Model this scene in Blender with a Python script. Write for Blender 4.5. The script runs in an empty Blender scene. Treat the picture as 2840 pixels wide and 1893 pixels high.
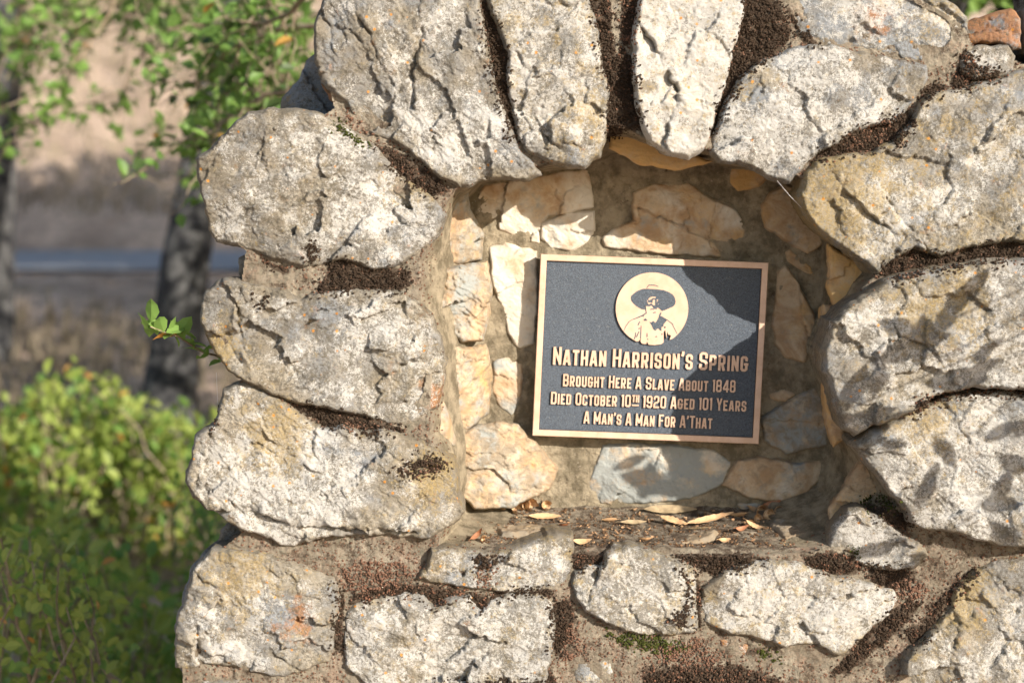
import bpy, math, random
import numpy as np
from mathutils import Vector, Matrix
SC = bpy.context.scene
COL = SC.collection
rnd = random.Random(7)

# ------------------------------------------------------------------ camera
FPX = 5522.0            # focal length in photo pixels (70 mm on 36 mm)
CAM = np.array([0.0, -3.6, 1.55]); PITCH = math.radians(4.0)
cd = bpy.data.cameras.new('camera'); cam = bpy.data.objects.new('camera', cd); COL.objects.link(cam)
cam.location = CAM; cam.rotation_euler = (math.radians(90) - PITCH, 0, 0)
cd.lens = 70; cd.sensor_width = 36; cd.clip_start = 0.05; cd.clip_end = 300
cd.dof.use_dof = True; cd.dof.focus_distance = 3.64; cd.dof.aperture_fstop = 2.3; cd.dof.aperture_blades = 9
SC.camera = cam

# ------------------------------------------------------------------ light
TRAVEL = np.array([-0.616, 0.702, -0.357]); TRAVEL /= np.linalg.norm(TRAVEL)   # the way the sunlight travels
TOSUN = -TRAVEL
elev = math.asin(TOSUN[2])
w = bpy.data.worlds.new('World'); SC.world = w; w.use_nodes = True
nt = w.node_tree; bg = nt.nodes['Background']
sky = nt.nodes.new('ShaderNodeTexSky'); sky.sky_type = 'NISHITA'; sky.sun_disc = False
sky.sun_elevation = elev; sky.sun_rotation = math.atan2(TOSUN[0], TOSUN[1])
nt.links.new(sky.outputs[0], bg.inputs[0]); bg.inputs[1].default_value = 0.115
sl = bpy.data.lights.new('sun', 'SUN'); sl.energy = 4.9; sl.angle = math.radians(0.45); sl.color = (1.0, 0.93, 0.83)
so = bpy.data.objects.new('sun', sl); COL.objects.link(so); so.location = (3, -4, 5)
so.rotation_euler = Vector(TRAVEL).to_track_quat('-Z', 'Y').to_euler()
vs = SC.view_settings; vs.view_transform = 'Standard'; vs.look = 'None'; vs.gamma = 1; vs.use_curve_mapping = False
vs.exposure = 0.70
SC.cycles.use_denoising = True
SC.cycles.max_bounces = 8; SC.cycles.diffuse_bounces = 5

K = 2840 / 2352.0
def ray(px, py):
    u = (px - 1420) / FPX; v = (946.5 - py) / FPX
    f = np.array([0, math.cos(PITCH), -math.sin(PITCH)]); up = np.array([0, math.sin(PITCH), math.cos(PITCH)])
    return f + up * v + np.array([1.0, 0, 0]) * u
def at(dx, dy, Y):
    """point of depth Y seen at (dx, dy) of the 2352-wide view of the photograph"""
    d = ray(dx * K, dy * K)
    return CAM + d * ((Y - CAM[1]) / d[1])
def poly_xz(pts, Y):
    return np.array([[at(a, b, Y)[0], at(a, b, Y)[2]] for a, b in pts])

# ------------------------------------------------------------------ numpy noise
_rs = np.random.RandomState(11)
_ga = _rs.rand(256, 256) * 2 * np.pi
_gx, _gy = np.cos(_ga), np.sin(_ga)
def perlin(x, y, s=0):
    x = x + s * 17.31; y = y + s * 9.73
    xi = np.floor(x).astype(int); yi = np.floor(y).astype(int)
    fx = x - xi; fy = y - yi
    u = fx * fx * fx * (fx * (fx * 6 - 15) + 10); v = fy * fy * fy * (fy * (fy * 6 - 15) + 10)
    def g(i, j, a, b):
        i = (i + s * 3) & 255; j = (j + s * 5) & 255
        return _gx[i, j] * a + _gy[i, j] * b
    n0 = g(xi, yi, fx, fy) * (1 - u) + g(xi + 1, yi, fx - 1, fy) * u
    n1 = g(xi, yi + 1, fx, fy - 1) * (1 - u) + g(xi + 1, yi + 1, fx - 1, fy - 1) * u
    return (n0 * (1 - v) + n1 * v) * 1.4
def fbm(x, y, lam, octv, s=0, rough=0.5):
    t = 0; a = 1; f = 1 / lam; tot = 0
    for k in range(octv):
        t = t + a * perlin(x * f, y * f, s + k); tot += a; a *= rough; f *= 2.03
    return t / tot
def sstep(a, b, x):
    t = np.clip((x - a) / (b - a), 0, 1); return t * t * (3 - 2 * t)

def seg_dist(px, py, poly, closed=True):
    """distance of points to a polyline, and the nearest point"""
    best = np.full(px.shape, 1e9); qx = np.zeros_like(px); qy = np.zeros_like(py)
    n = len(poly)
    for i in range(n if closed else n - 1):
        a = poly[i]; b = poly[(i + 1) % n]; d = b - a; L = max(d @ d, 1e-12)
        t = np.clip(((px - a[0]) * d[0] + (py - a[1]) * d[1]) / L, 0, 1)
        cx = a[0] + t * d[0]; cy = a[1] + t * d[1]
        e = (px - cx) ** 2 + (py - cy) ** 2; m = e < best
        best = np.where(m, e, best); qx = np.where(m, cx, qx); qy = np.where(m, cy, qy)
    return np.sqrt(best), qx, qy
def inside(px, py, poly):
    r = np.zeros(px.shape, bool); n = len(poly)
    for i in range(n):
        x0, y0 = poly[i]; x1, y1 = poly[(i + 1) % n]
        if y0 == y1: continue
        c = (y0 > py) != (y1 > py)
        r ^= c & (px < (x1 - x0) * (py - y0) / (y1 - y0) + x0)
    return r
def roughen(poly, step, amp, seed):
    out = []
    n = len(poly)
    for i in range(n):
        a = poly[i]; b = poly[(i + 1) % n]; L = np.linalg.norm(b - a); k = max(1, int(L / step))
        nrm = np.array([b[1] - a[1], a[0] - b[0]]) / max(L, 1e-9)
        for j in range(k):
            p = a + (b - a) * j / k
            o = fbm(np.array([p[0]]), np.array([p[1]]), 0.022, 3, seed, 0.6)[0] * amp
            out.append(p + nrm * o)
    return np.array(out)

# ------------------------------------------------------------------ node helpers
class N:
    def __init__(s, name):
        s.m = bpy.data.materials.new(name); s.m.use_nodes = True; s.t = s.m.node_tree
        s.t.nodes.clear(); s.o = s.t.nodes.new('ShaderNodeOutputMaterial')
        s.geo = s.t.nodes.new('ShaderNodeNewGeometry'); s.pos = s.geo.outputs['Position']
    def _in(s, sock, v):
        if isinstance(v, bpy.types.NodeSocket): s.t.links.new(v, sock)
        elif v is not None: sock.default_value = v
    def noise(s, scale, detail=4, rough=0.6, off=0, warp=0, vec=None):
        v = vec or s.pos
        if off or True:
            a = s.t.nodes.new('ShaderNodeVectorMath'); a.operation = 'ADD'; s._in(a.inputs[0], v); a.inputs[1].default_value = (off * 1.7, off * 0.9, off * 2.3); v = a.outputs[0]
        n = s.t.nodes.new('ShaderNodeTexNoise'); s._in(n.inputs['Vector'], v)
        n.inputs['Scale'].default_value = scale; n.inputs['Detail'].default_value = detail; n.inputs['Roughness'].default_value = rough
        n.inputs['Distortion'].default_value = warp
        return n.outputs['Fac']
    def voro(s, scale, feature='F1', rand=1.0, vec=None):
        n = s.t.nodes.new('ShaderNodeTexVoronoi'); n.feature = feature; s._in(n.inputs['Vector'], vec or s.pos)
        n.inputs['Scale'].default_value = scale; n.inputs['Randomness'].default_value = rand
        return n
    def math(s, op, a, b=None, c=None, clamp=False):
        n = s.t.nodes.new('ShaderNodeMath'); n.operation = op; n.use_clamp = clamp
        s._in(n.inputs[0], a); s._in(n.inputs[1], b)
        if c is not None: s._in(n.inputs[2], c)
        return n.outputs[0]
    def ramp(s, v, a, b, lo=0.0, hi=1.0):
        n = s.t.nodes.new('ShaderNodeMapRange'); n.interpolation_type = 'SMOOTHSTEP'; s._in(n.inputs[0], v)
        s._in(n.inputs[1], a); s._in(n.inputs[2], b); n.inputs[3].default_value = lo; n.inputs[4].default_value = hi
        return n.outputs[0]
    def mix(s, f, a, b):
        n = s.t.nodes.new('ShaderNodeMix'); n.data_type = 'RGBA'; s._in(n.inputs['Factor'], f)
        for k, v in ((6, a), (7, b)):
            if isinstance(v, tuple): n.inputs[k].default_value = (*v, 1)
            else: s._in(n.inputs[k], v)
        return n.outputs[2]
    def attr(s, name):
        n = s.t.nodes.new('ShaderNodeAttribute'); n.attribute_name = name
        q = s.t.nodes.new('ShaderNodeSeparateColor'); s.t.links.new(n.outputs['Color'], q.inputs[0])
        return q.outputs[0], q.outputs[1], q.outputs[2]
    def scalevec(s, sc, rot=(0, 0, 0)):
        n = s.t.nodes.new('ShaderNodeMapping'); s._in(n.inputs[0], s.pos); n.inputs['Scale'].default_value = sc; n.inputs['Rotation'].default_value = rot
        return n.outputs[0]
    def bump(s, h, dist, strength=1.0, prev=None):
        n = s.t.nodes.new('ShaderNodeBump'); n.inputs['Strength'].default_value = strength; n.inputs['Distance'].default_value = dist
        s._in(n.inputs['Height'], h)
        if prev is not None: s._in(n.inputs['Normal'], prev)
        return n.outputs[0]
    def bsdf(s, col, rough=0.9, normal=None, metal=0.0, spec=0.25, sub=None, link=True):
        n = s.t.nodes.new('ShaderNodeBsdfPrincipled')
        if isinstance(col, tuple): n.inputs['Base Color'].default_value = (*col, 1)
        else: s._in(n.inputs['Base Color'], col)
        s._in(n.inputs['Roughness'], rough); s._in(n.inputs['Metallic'], metal); s._in(n.inputs['Specular IOR Level'], spec)
        if normal is not None: s._in(n.inputs['Normal'], normal)
        if link: s.t.links.new(n.outputs[0], s.o.inputs[0])
        return n

def mat_stone():
    """weathered face stone: m = (white crust, yellow lichen, blue grey), n = (brown grime, rust, dark flecks)"""
    s = N('lichened_stone')
    W, Y, B = s.attr('m'); T, R, D = s.attr('n')
    broad = s.noise(7, 4, 0.6, 1); mid = s.noise(28, 6, 0.7, 2); fine = s.noise(210, 6, 0.85, 3, 0.3); grain = s.noise(430, 5, 0.85, 4)
    base = s.mix(s.ramp(mid, 0.38, 0.62), (0.25, 0.215, 0.16), (0.40, 0.355, 0.285))
    base = s.mix(s.math('MULTIPLY', s.ramp(broad, 0.42, 0.56), 0.75), base, (0.25, 0.245, 0.235))
    bl = s.ramp(s.math('ADD', s.noise(16, 6, 0.75, 8), s.math('MULTIPLY', B, 0.5)), 0.56, 0.78)
    base = s.mix(bl, base, s.mix(grain, (0.14, 0.15, 0.16), (0.35, 0.36, 0.37)))
    br = s.ramp(s.math('ADD', s.noise(22, 5, 0.75, 9), s.math('MULTIPLY', T, 0.5)), 0.66, 0.95)
    base = s.mix(s.math('MULTIPLY', br, 0.8), base, s.mix(grain, (0.13, 0.105, 0.07), (0.30, 0.25, 0.18)))
    ru = s.ramp(s.math('ADD', s.noise(30, 4, 0.7, 10), s.math('MULTIPLY', R, 0.5)), 0.68, 0.85)
    base = s.mix(s.math('MULTIPLY', ru, 0.8), base, (0.36, 0.16, 0.06))
    # white crust, speckled through
    e = s.math('ADD', s.math('MULTIPLY', fine, 0.65), s.math('MULTIPLY', grain, 0.45))
    e = s.math('ADD', e, s.math('MULTIPLY', s.math('SUBTRACT', s.noise(20, 6, 0.72, 5), 0.5), 1.0))
    e = s.math('ADD', e, s.math('MULTIPLY', W, 0.42))
    wm = s.ramp(e, 0.69, 0.755)
    wc = s.mix(s.noise(60, 3, 0.5, 6), (0.42, 0.395, 0.355), (0.69, 0.665, 0.62))
    col = s.mix(s.math('MULTIPLY', wm, 0.80), base, wc)
    # dark flecks
    sp = s.math('ADD', s.noise(190, 5, 0.8, 12, 0.6), s.math('MULTIPLY', s.math('SUBTRACT', s.noise(34, 3, 0.6, 13), 0.5), 0.5))
    dm = s.ramp(s.math('ADD', sp, s.math('MULTIPLY', D, 0.16)), 0.585, 0.65)
    col = s.mix(s.math('MULTIPLY', dm, 0.68), col, s.mix(grain, (0.05, 0.045, 0.035), (0.17, 0.145, 0.105)))
    # yellow crust and orange dots
    ym = s.ramp(s.math('ADD', s.math('ADD', s.noise(45, 5, 0.8, 14), s.math('MULTIPLY', s.math('SUBTRACT', grain, 0.5), 0.6)), s.math('MULTIPLY', Y, 0.38)), 0.68, 0.82)
    col = s.mix(s.math('MULTIPLY', ym, s.ramp(fine, 0.4, 0.6, 0.2, 0.75)), col, s.mix(grain, (0.22, 0.16, 0.06), (0.48, 0.33, 0.11)))
    v = s.voro(70); vd = s.ramp(v.outputs['Distance'], 0.12, 0.25, 1, 0)
    q = s.t.nodes.new('ShaderNodeSeparateColor'); s.t.links.new(v.outputs['Color'], q.inputs[0])
    od = s.math('MULTIPLY', vd, s.math('GREATER_THAN', s.math('ADD', q.outputs[0], s.math('MULTIPLY', Y, 0.08)), 0.955))
    col = s.mix(s.math('MULTIPLY', od, 0.85), col, (0.62, 0.26, 0.04))
    col = s.mix(s.ramp(grain, 0.36, 0.46, 0.38, 0.0), col, (0.10, 0.085, 0.065))
    # fine relief
    pit = s.ramp(s.noise(330, 4, 0.75, 20), 0.3, 0.7)
    fol = s.noise(60, 6, 0.7, 21, 1.0, vec=s.scalevec((1, 1, 2.6), (0, 0.6, 0)))
    h = s.math('ADD', s.math('MULTIPLY', fine, 1.2), s.math('MULTIPLY', pit, 0.5))
    h = s.math('ADD', h, s.math('MULTIPLY', wm, 0.12)); h = s.math('ADD', h, s.math('MULTIPLY', fol, 1.2))
    s.bsdf(col, 0.92, s.bump(h, 0.0036, 0.62), spec=0.2)
    return s.m

def mat_inner():
    """sheltered stone inside the niche: cream to golden, hardly any lichen"""
    s = N('cream_quartzite')
    W, Y, B = s.attr('m'); T, R, D = s.attr('n')
    a = s.noise(18, 5, 0.65, 31, 0.8); b = s.noise(60, 6, 0.7, 32, 0.5); g = s.noise(300, 4, 0.7, 33)
    base = s.mix(s.ramp(a, 0.36, 0.64), (0.40, 0.26, 0.145), (0.54, 0.42, 0.285))
    base = s.mix(s.math('MULTIPLY', s.ramp(s.math('ADD', s.noise(12, 4, 0.6, 34), s.math('MULTIPLY', W, 0.4)), 0.55, 0.8), 0.9), base, (0.66, 0.61, 0.52))
    base = s.mix(s.ramp(s.math('ADD', s.noise(20, 5, 0.7, 35), s.math('MULTIPLY', B, 0.5)), 0.66, 0.9), base, (0.30, 0.31, 0.29))
    base = s.mix(s.ramp(s.math('ADD', s.noise(15, 5, 0.7, 36), s.math('MULTIPLY', Y, 0.45)), 0.62, 0.9), base, (0.56, 0.35, 0.14))
    base = s.mix(s.math('MULTIPLY', s.ramp(s.math('ADD', b, s.math('MULTIPLY', T, 0.35)), 0.6, 0.85), 0.8), base, (0.24, 0.19, 0.13))
    base = s.mix(s.math('MULTIPLY', s.ramp(g, 0.62, 0.75), 0.35), base, (0.16, 0.12, 0.08))
    h = s.math('ADD', s.math('MULTIPLY', b, 1.0), s.math('MULTIPLY', g, 0.3))
    h = s.math('ADD', h, s.noise(40, 6, 0.7, 37, 1.0, vec=s.scalevec((1, 1, 2.2), (0, -0.5, 0))))
    s.bsdf(base, 0.8, s.bump(h, 0.004, 0.6), spec=0.25)
    return s.m

def mat_mortar():
    s = N('weathered_mortar')
    W, Y, B = s.attr('m'); T, R, D = s.attr('n')
    a = s.noise(14, 5, 0.65, 41); b = s.noise(90, 6, 0.75, 42, 0.5); g = s.noise(420, 4, 0.75, 43)
    col = s.mix(s.ramp(a, 0.35, 0.65), (0.23, 0.185, 0.135), (0.37, 0.315, 0.24))
    col = s.mix(s.ramp(b, 0.45, 0.7), col, (0.21, 0.19, 0.14))
    # in the niche the mortar is greener grey and smoother; its colour is darkened to deepen the shade
    inn = s.mix(s.ramp(s.noise(26, 5, 0.7, 44), 0.35, 0.65), (0.20, 0.165, 0.11), (0.44, 0.365, 0.255))
    col = s.mix(B, col, inn)
    pk = s.math('MULTIPLY', s.ramp(s.math('ADD', s.noise(20, 5, 0.7, 45), s.math('MULTIPLY', s.math('SUBTRACT', g, 0.5), 0.7)), 0.54, 0.68), s.ramp(B, 0.2, 0.6, 1, 0))
    col = s.mix(s.math('MULTIPLY', pk, 0.5), col, (0.40, 0.255, 0.18))
    dk = s.ramp(s.math('ADD', s.math('ADD', s.noise(38, 6, 0.8, 46), s.math('MULTIPLY', g, 0.25)), s.math('MULTIPLY', T, 0.35)), 0.70, 0.84)
    col = s.mix(s.math('MULTIPLY', dk, 0.85), col, s.mix(g, (0.035, 0.025, 0.018), (0.12, 0.08, 0.055)))
    gm = s.ramp(s.math('ADD', s.noise(70, 5, 0.8, 47), s.math('MULTIPLY', Y, 0.6)), 0.82, 1.0)
    col = s.mix(gm, col, s.mix(g, (0.05, 0.07, 0.015), (0.16, 0.17, 0.04)))
    wt = s.ramp(s.math('ADD', s.noise(240, 3, 0.6, 48), s.math('MULTIPLY', W, 0.2)), 0.70, 0.76)
    col = s.mix(s.math('MULTIPLY', wt, 0.6), col, (0.6, 0.52, 0.42))
    h = s.math('ADD', s.math('MULTIPLY', b, 1.3), s.math('MULTIPLY', g, 0.7))
    s.bsdf(col, 0.96, s.bump(h, 0.006, 0.9), spec=0.1)
    return s.m

def mat_simple(name, c0, c1, scale, rough=0.9, bump=0.0, spec=0.2, detail=4, lo=0.35, hi=0.65, metal=0):
    s = N(name); n = s.noise(scale, detail, 0.65, 3)
    s.bsdf(s.mix(s.ramp(n, lo, hi), c0, c1), rough, s.bump(s.noise(scale * 2.2, 5, 0.7, 5), bump) if bump else None, spec=spec, metal=metal)
    return s.m
def mat_moss(name, c0, c1, c2):
    s = N(name)
    ob = s.t.nodes.new('ShaderNodeAttribute'); ob.attribute_name = 'tint'
    n = s.noise(700, 4, 0.8, 2); b = s.noise(55, 4, 0.7, 4)
    t = s.math('ADD', ob.outputs['Fac'], s.math('MULTIPLY', s.math('SUBTRACT', b, 0.5), 1.2))
    col = s.mix(s.ramp(n, 0.35, 0.7), c0, c1); col = s.mix(s.ramp(t, 0.78, 0.98), col, c2)
    s.bsdf(col, 1.0, s.bump(n, 0.003, 1.0), spec=0.05)
    return s.m
def mat_leaf(name, c0, c1, trans=0.35, scale=6.0, spec=0.35):
    s = N(name); n = s.noise(scale, 3, 0.6, 6)
    r = s.t.nodes.new('ShaderNodeObjectInfo')
    col = s.mix(s.ramp(n, 0.3, 0.7), c0, c1)
    p = s.bsdf(col, 0.5, spec=spec, link=False)
    t = s.t.nodes.new('ShaderNodeBsdfTranslucent'); s.t.links.new(s.mix(0.5, col, (c1[0] * 1.3, c1[1] * 1.25, c1[2] * 0.8)), t.inputs[0])
    m = s.t.nodes.new('ShaderNodeMixShader'); m.inputs[0].default_value = trans
    s.t.links.new(p.outputs[0], m.inputs[1]); s.t.links.new(t.outputs[0], m.inputs[2]); s.t.links.new(m.outputs[0], s.o.inputs[0])
    return s.m

M_STONE, M_INNER, M_MORTAR = mat_stone(), mat_inner(), mat_mortar()
M_MOSS = mat_moss('dry_brown_moss', (0.030, 0.021, 0.015), (0.115, 0.078, 0.054), (0.30, 0.15, 0.095))
M_MOSSP = mat_moss('pinkish_moss', (0.16, 0.085, 0.055), (0.36, 0.21, 0.145), (0.12, 0.07, 0.05))
M_MOSSG = mat_moss('green_moss', (0.035, 0.045, 0.012), (0.12, 0.13, 0.035), (0.22, 0.16, 0.06))

# ------------------------------------------------------------------ mesh helpers
def mesh_obj(name, V, F, mat, parent=None, origin=None, smooth=True, attrs=None, label=None):
    me = bpy.data.meshes.new(name)
    V = np.asarray(V, float)
    if origin is None: origin = V.mean(0) if parent is not None or True else (0, 0, 0)
    origin = np.asarray(origin, float)
    if isinstance(F, np.ndarray) and F.ndim == 2:
        nf, k = F.shape; me.vertices.add(len(V)); me.vertices.foreach_set('co', (V - origin).astype(np.float32).ravel())
        me.loops.add(nf * k); me.loops.foreach_set('vertex_index', F.astype(np.int32).ravel())
        me.polygons.add(nf); me.polygons.foreach_set('loop_start', np.arange(0, nf * k, k, dtype=np.int32))
        me.update(calc_edges=True)
    else:
        me.from_pydata((V - origin).tolist(), [], [list(map(int, f)) for f in F]); me.update()
    me.validate()
    if smooth: me.polygons.foreach_set('use_smooth', np.ones(len(me.polygons), bool))
    for k, a in (attrs or {}).items():
        a = np.asarray(a, np.float32)
        if a.ndim == 1:
            at_ = me.attributes.new(k, 'FLOAT', 'POINT'); at_.data.foreach_set('value', a)
        else:
            at_ = me.attributes.new(k, 'FLOAT_COLOR', 'POINT'); at_.data.foreach_set('color', a.ravel())
    me.materials.append(mat)
    o = bpy.data.objects.new(name, me); COL.objects.link(o)
    if parent is not None:
        o.parent = parent; o.location = Vector(origin) - Vector(WLOC.get(parent.name, parent.location))
    else: o.location = origin
    WLOC[o.name] = tuple(origin)
    if label: o['label'] = label
    return o
WLOC = {}
def empty(name, loc, label, cat, group=None):
    o = bpy.data.objects.new(name, None); COL.objects.link(o); o.location = loc; o.empty_display_size = 0.1
    o['label'] = label; o['category'] = cat
    if group: o['group'] = group
    WLOC[o.name] = tuple(loc)
    return o
def tag(o, label, cat, group=None):
    o['label'] = label; o['category'] = cat
    if group: o['group'] = group
    return o

# ------------------------------------------------------------------ the wall
wall = empty('stone_wall', (0.2, 0.1, 0.0), 'rough fieldstone and mortar wall with an arched niche round the plaque', 'wall')
ST = 0.002
GX0, GX1, GZ0, GZ1 = -0.66, 1.0, 0.62, 2.02
NX = int((GX1 - GX0) / ST); NZ = int((GZ1 - GZ0) / ST)
gx = GX0 + np.arange(NX) * ST; gz = GZ0 + np.arange(NZ) * ST
SURF = np.full((NZ, NX), 9.0)       # nearest surface (y) over the wall, for moss and leaves to rest on
COVER = np.full((NZ, NX), -1.0)     # how deep under a stone

def stone_h(X, Z, d, poly, P, seed):
    """relief of one stone over its outline, in metres, from its edge outward"""
    r = np.random.RandomState(seed)
    c = poly.mean(0); F = P.get('F', 0.03); size = np.sqrt(max(1e-6, np.ptp(poly[:, 0]) * np.ptp(poly[:, 1])))
    wx = X + fbm(X, Z, 0.05, 3, seed % 97) * 0.012; wz = Z + fbm(X, Z, 0.05, 3, seed % 89 + 7) * 0.012
    F = F * .72
    h = np.full(X.shape, F) + (X - c[0]) * P.get('tx', 0) + (Z - c[1]) * P.get('tz', 0)
    kf = P.get('k', 7); a0 = r.rand() * 6.28
    for i in range(kf):
        a = a0 + i * 6.283 / kf + r.uniform(-.3, .3); n = np.array([math.cos(a), math.sin(a)])
        sup = ((poly - c) @ n).max(); off = sup * r.uniform(.45, .92); m = r.uniform(.10, .55) * P.get('fm', 1) * .55
        h = np.minimum(h, F - m * ((wx - c[0]) * n[0] + (wz - c[1]) * n[1] - off) + (X - c[0]) * P.get('tx', 0) * .5)
    ns = max(3, int(np.ptp(poly[:, 0]) * np.ptp(poly[:, 1]) / .07 ** 2)); sx = r.uniform(poly[:, 0].min(), poly[:, 0].max(), ns); sz = r.uniform(poly[:, 1].min(), poly[:, 1].max(), ns)
    tl = r.normal(0, .10, (ns, 2)); of = r.normal(0, .0012, ns); wx2 = X + fbm(X, Z, .03, 3, seed % 83 + 2, .6) * .016; wz2 = Z + fbm(X, Z, .03, 3, seed % 79 + 5, .6) * .016
    b1 = np.full(X.shape, 9.); b2 = b1.copy(); p1 = np.zeros(X.shape); p2 = p1.copy()
    for i in range(ns):
        dd = (wx2 - sx[i]) ** 2 + (wz2 - sz[i]) ** 2; pp = of[i] + tl[i, 0] * (X - sx[i]) + tl[i, 1] * (Z - sz[i])
        c1 = dd < b1; c2 = (~c1) & (dd < b2)
        p2 = np.where(c1, p1, np.where(c2, pp, p2)); b2 = np.where(c1, b1, np.where(c2, dd, b2)); p1 = np.where(c1, pp, p1); b1 = np.where(c1, dd, b1)
    h = h + np.minimum(p1, p2) * P.get('ru', 1.0) * 1.2
    R = P.get('R', 0.016) * .55 * (1 + 0.7 * fbm(X, Z, 0.06, 3, seed % 71 + 3)); R = np.maximum(R, .004)
    e = np.clip(d / R, 0, 1)
    h = h - (F + 0.002) * (1 - e) ** 2.2 * P.get('drop', .55)
    ru = P.get('ru', 1.0)
    ang = P.get('ang', r.uniform(-.9, .9)); ca, sa = math.cos(ang), math.sin(ang)
    U = X * ca + Z * sa; V = (-X * sa + Z * ca)
    n1 = fbm(wx, wz, 0.075, 4, seed % 61) * .0020
    rid = (1 - np.abs(fbm(U * .4, V, 0.016, 4, seed % 53 + 1, .65)) * 2.2) * .0010
    fl = fbm(U * .55, V, 0.065, 5, seed % 47 + 5, .55)
    steps = (sstep(-.16, -.145, fl) + sstep(.02, .03, fl) + sstep(.2, .215, fl)) * .0022
    n3 = fbm(X, Z, 0.009, 3, seed % 43 + 9, .75) * .0016
    h = h + (n1 + rid + steps + n3) * ru * np.clip(d / .008 + .25, 0, 1)
    for cr in P.get('cr', []):
        pts, wd, dp, stp = cr; dp = dp * .75; stp = stp * 1.9
        pl = roughen2(poly_xz(pts, P.get('Y', 0)), seed)
        dist, qx, qz = seg_dist(X, Z, pl, False)
        side = np.sign((X - qx) * 1.0 + (Z - qz) * .6)
        wv = wd * (1 + .8 * fbm(X, Z, .03, 2, seed % 31))
        h = h - dp * np.exp(-(dist / np.maximum(wv * .62, .0012)) ** 1.3) * sstep(-.35, .1, fbm(X, Z, .04, 3, seed % 23 + 2))
        h = h + stp * side * np.exp(-dist / .022) * sstep(-.3, .2, fbm(X, Z, .05, 2, seed % 37 + 4))
    return h
def roughen2(pl, seed):
    out = []
    for a, b in zip(pl[:-1], pl[1:]):
        L = np.linalg.norm(b - a); k = max(1, int(L / .006)); nn = np.array([b[1] - a[1], a[0] - b[0]]) / max(L, 1e-9)
        for j in range(k):
            p = a + (b - a) * j / k; out.append(p + nn * fbm(np.array([p[0]]), np.array([p[1]]), .02, 4, seed % 29, .8)[0] * .012)
    out.append(pl[-1]); return np.array(out)

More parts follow.
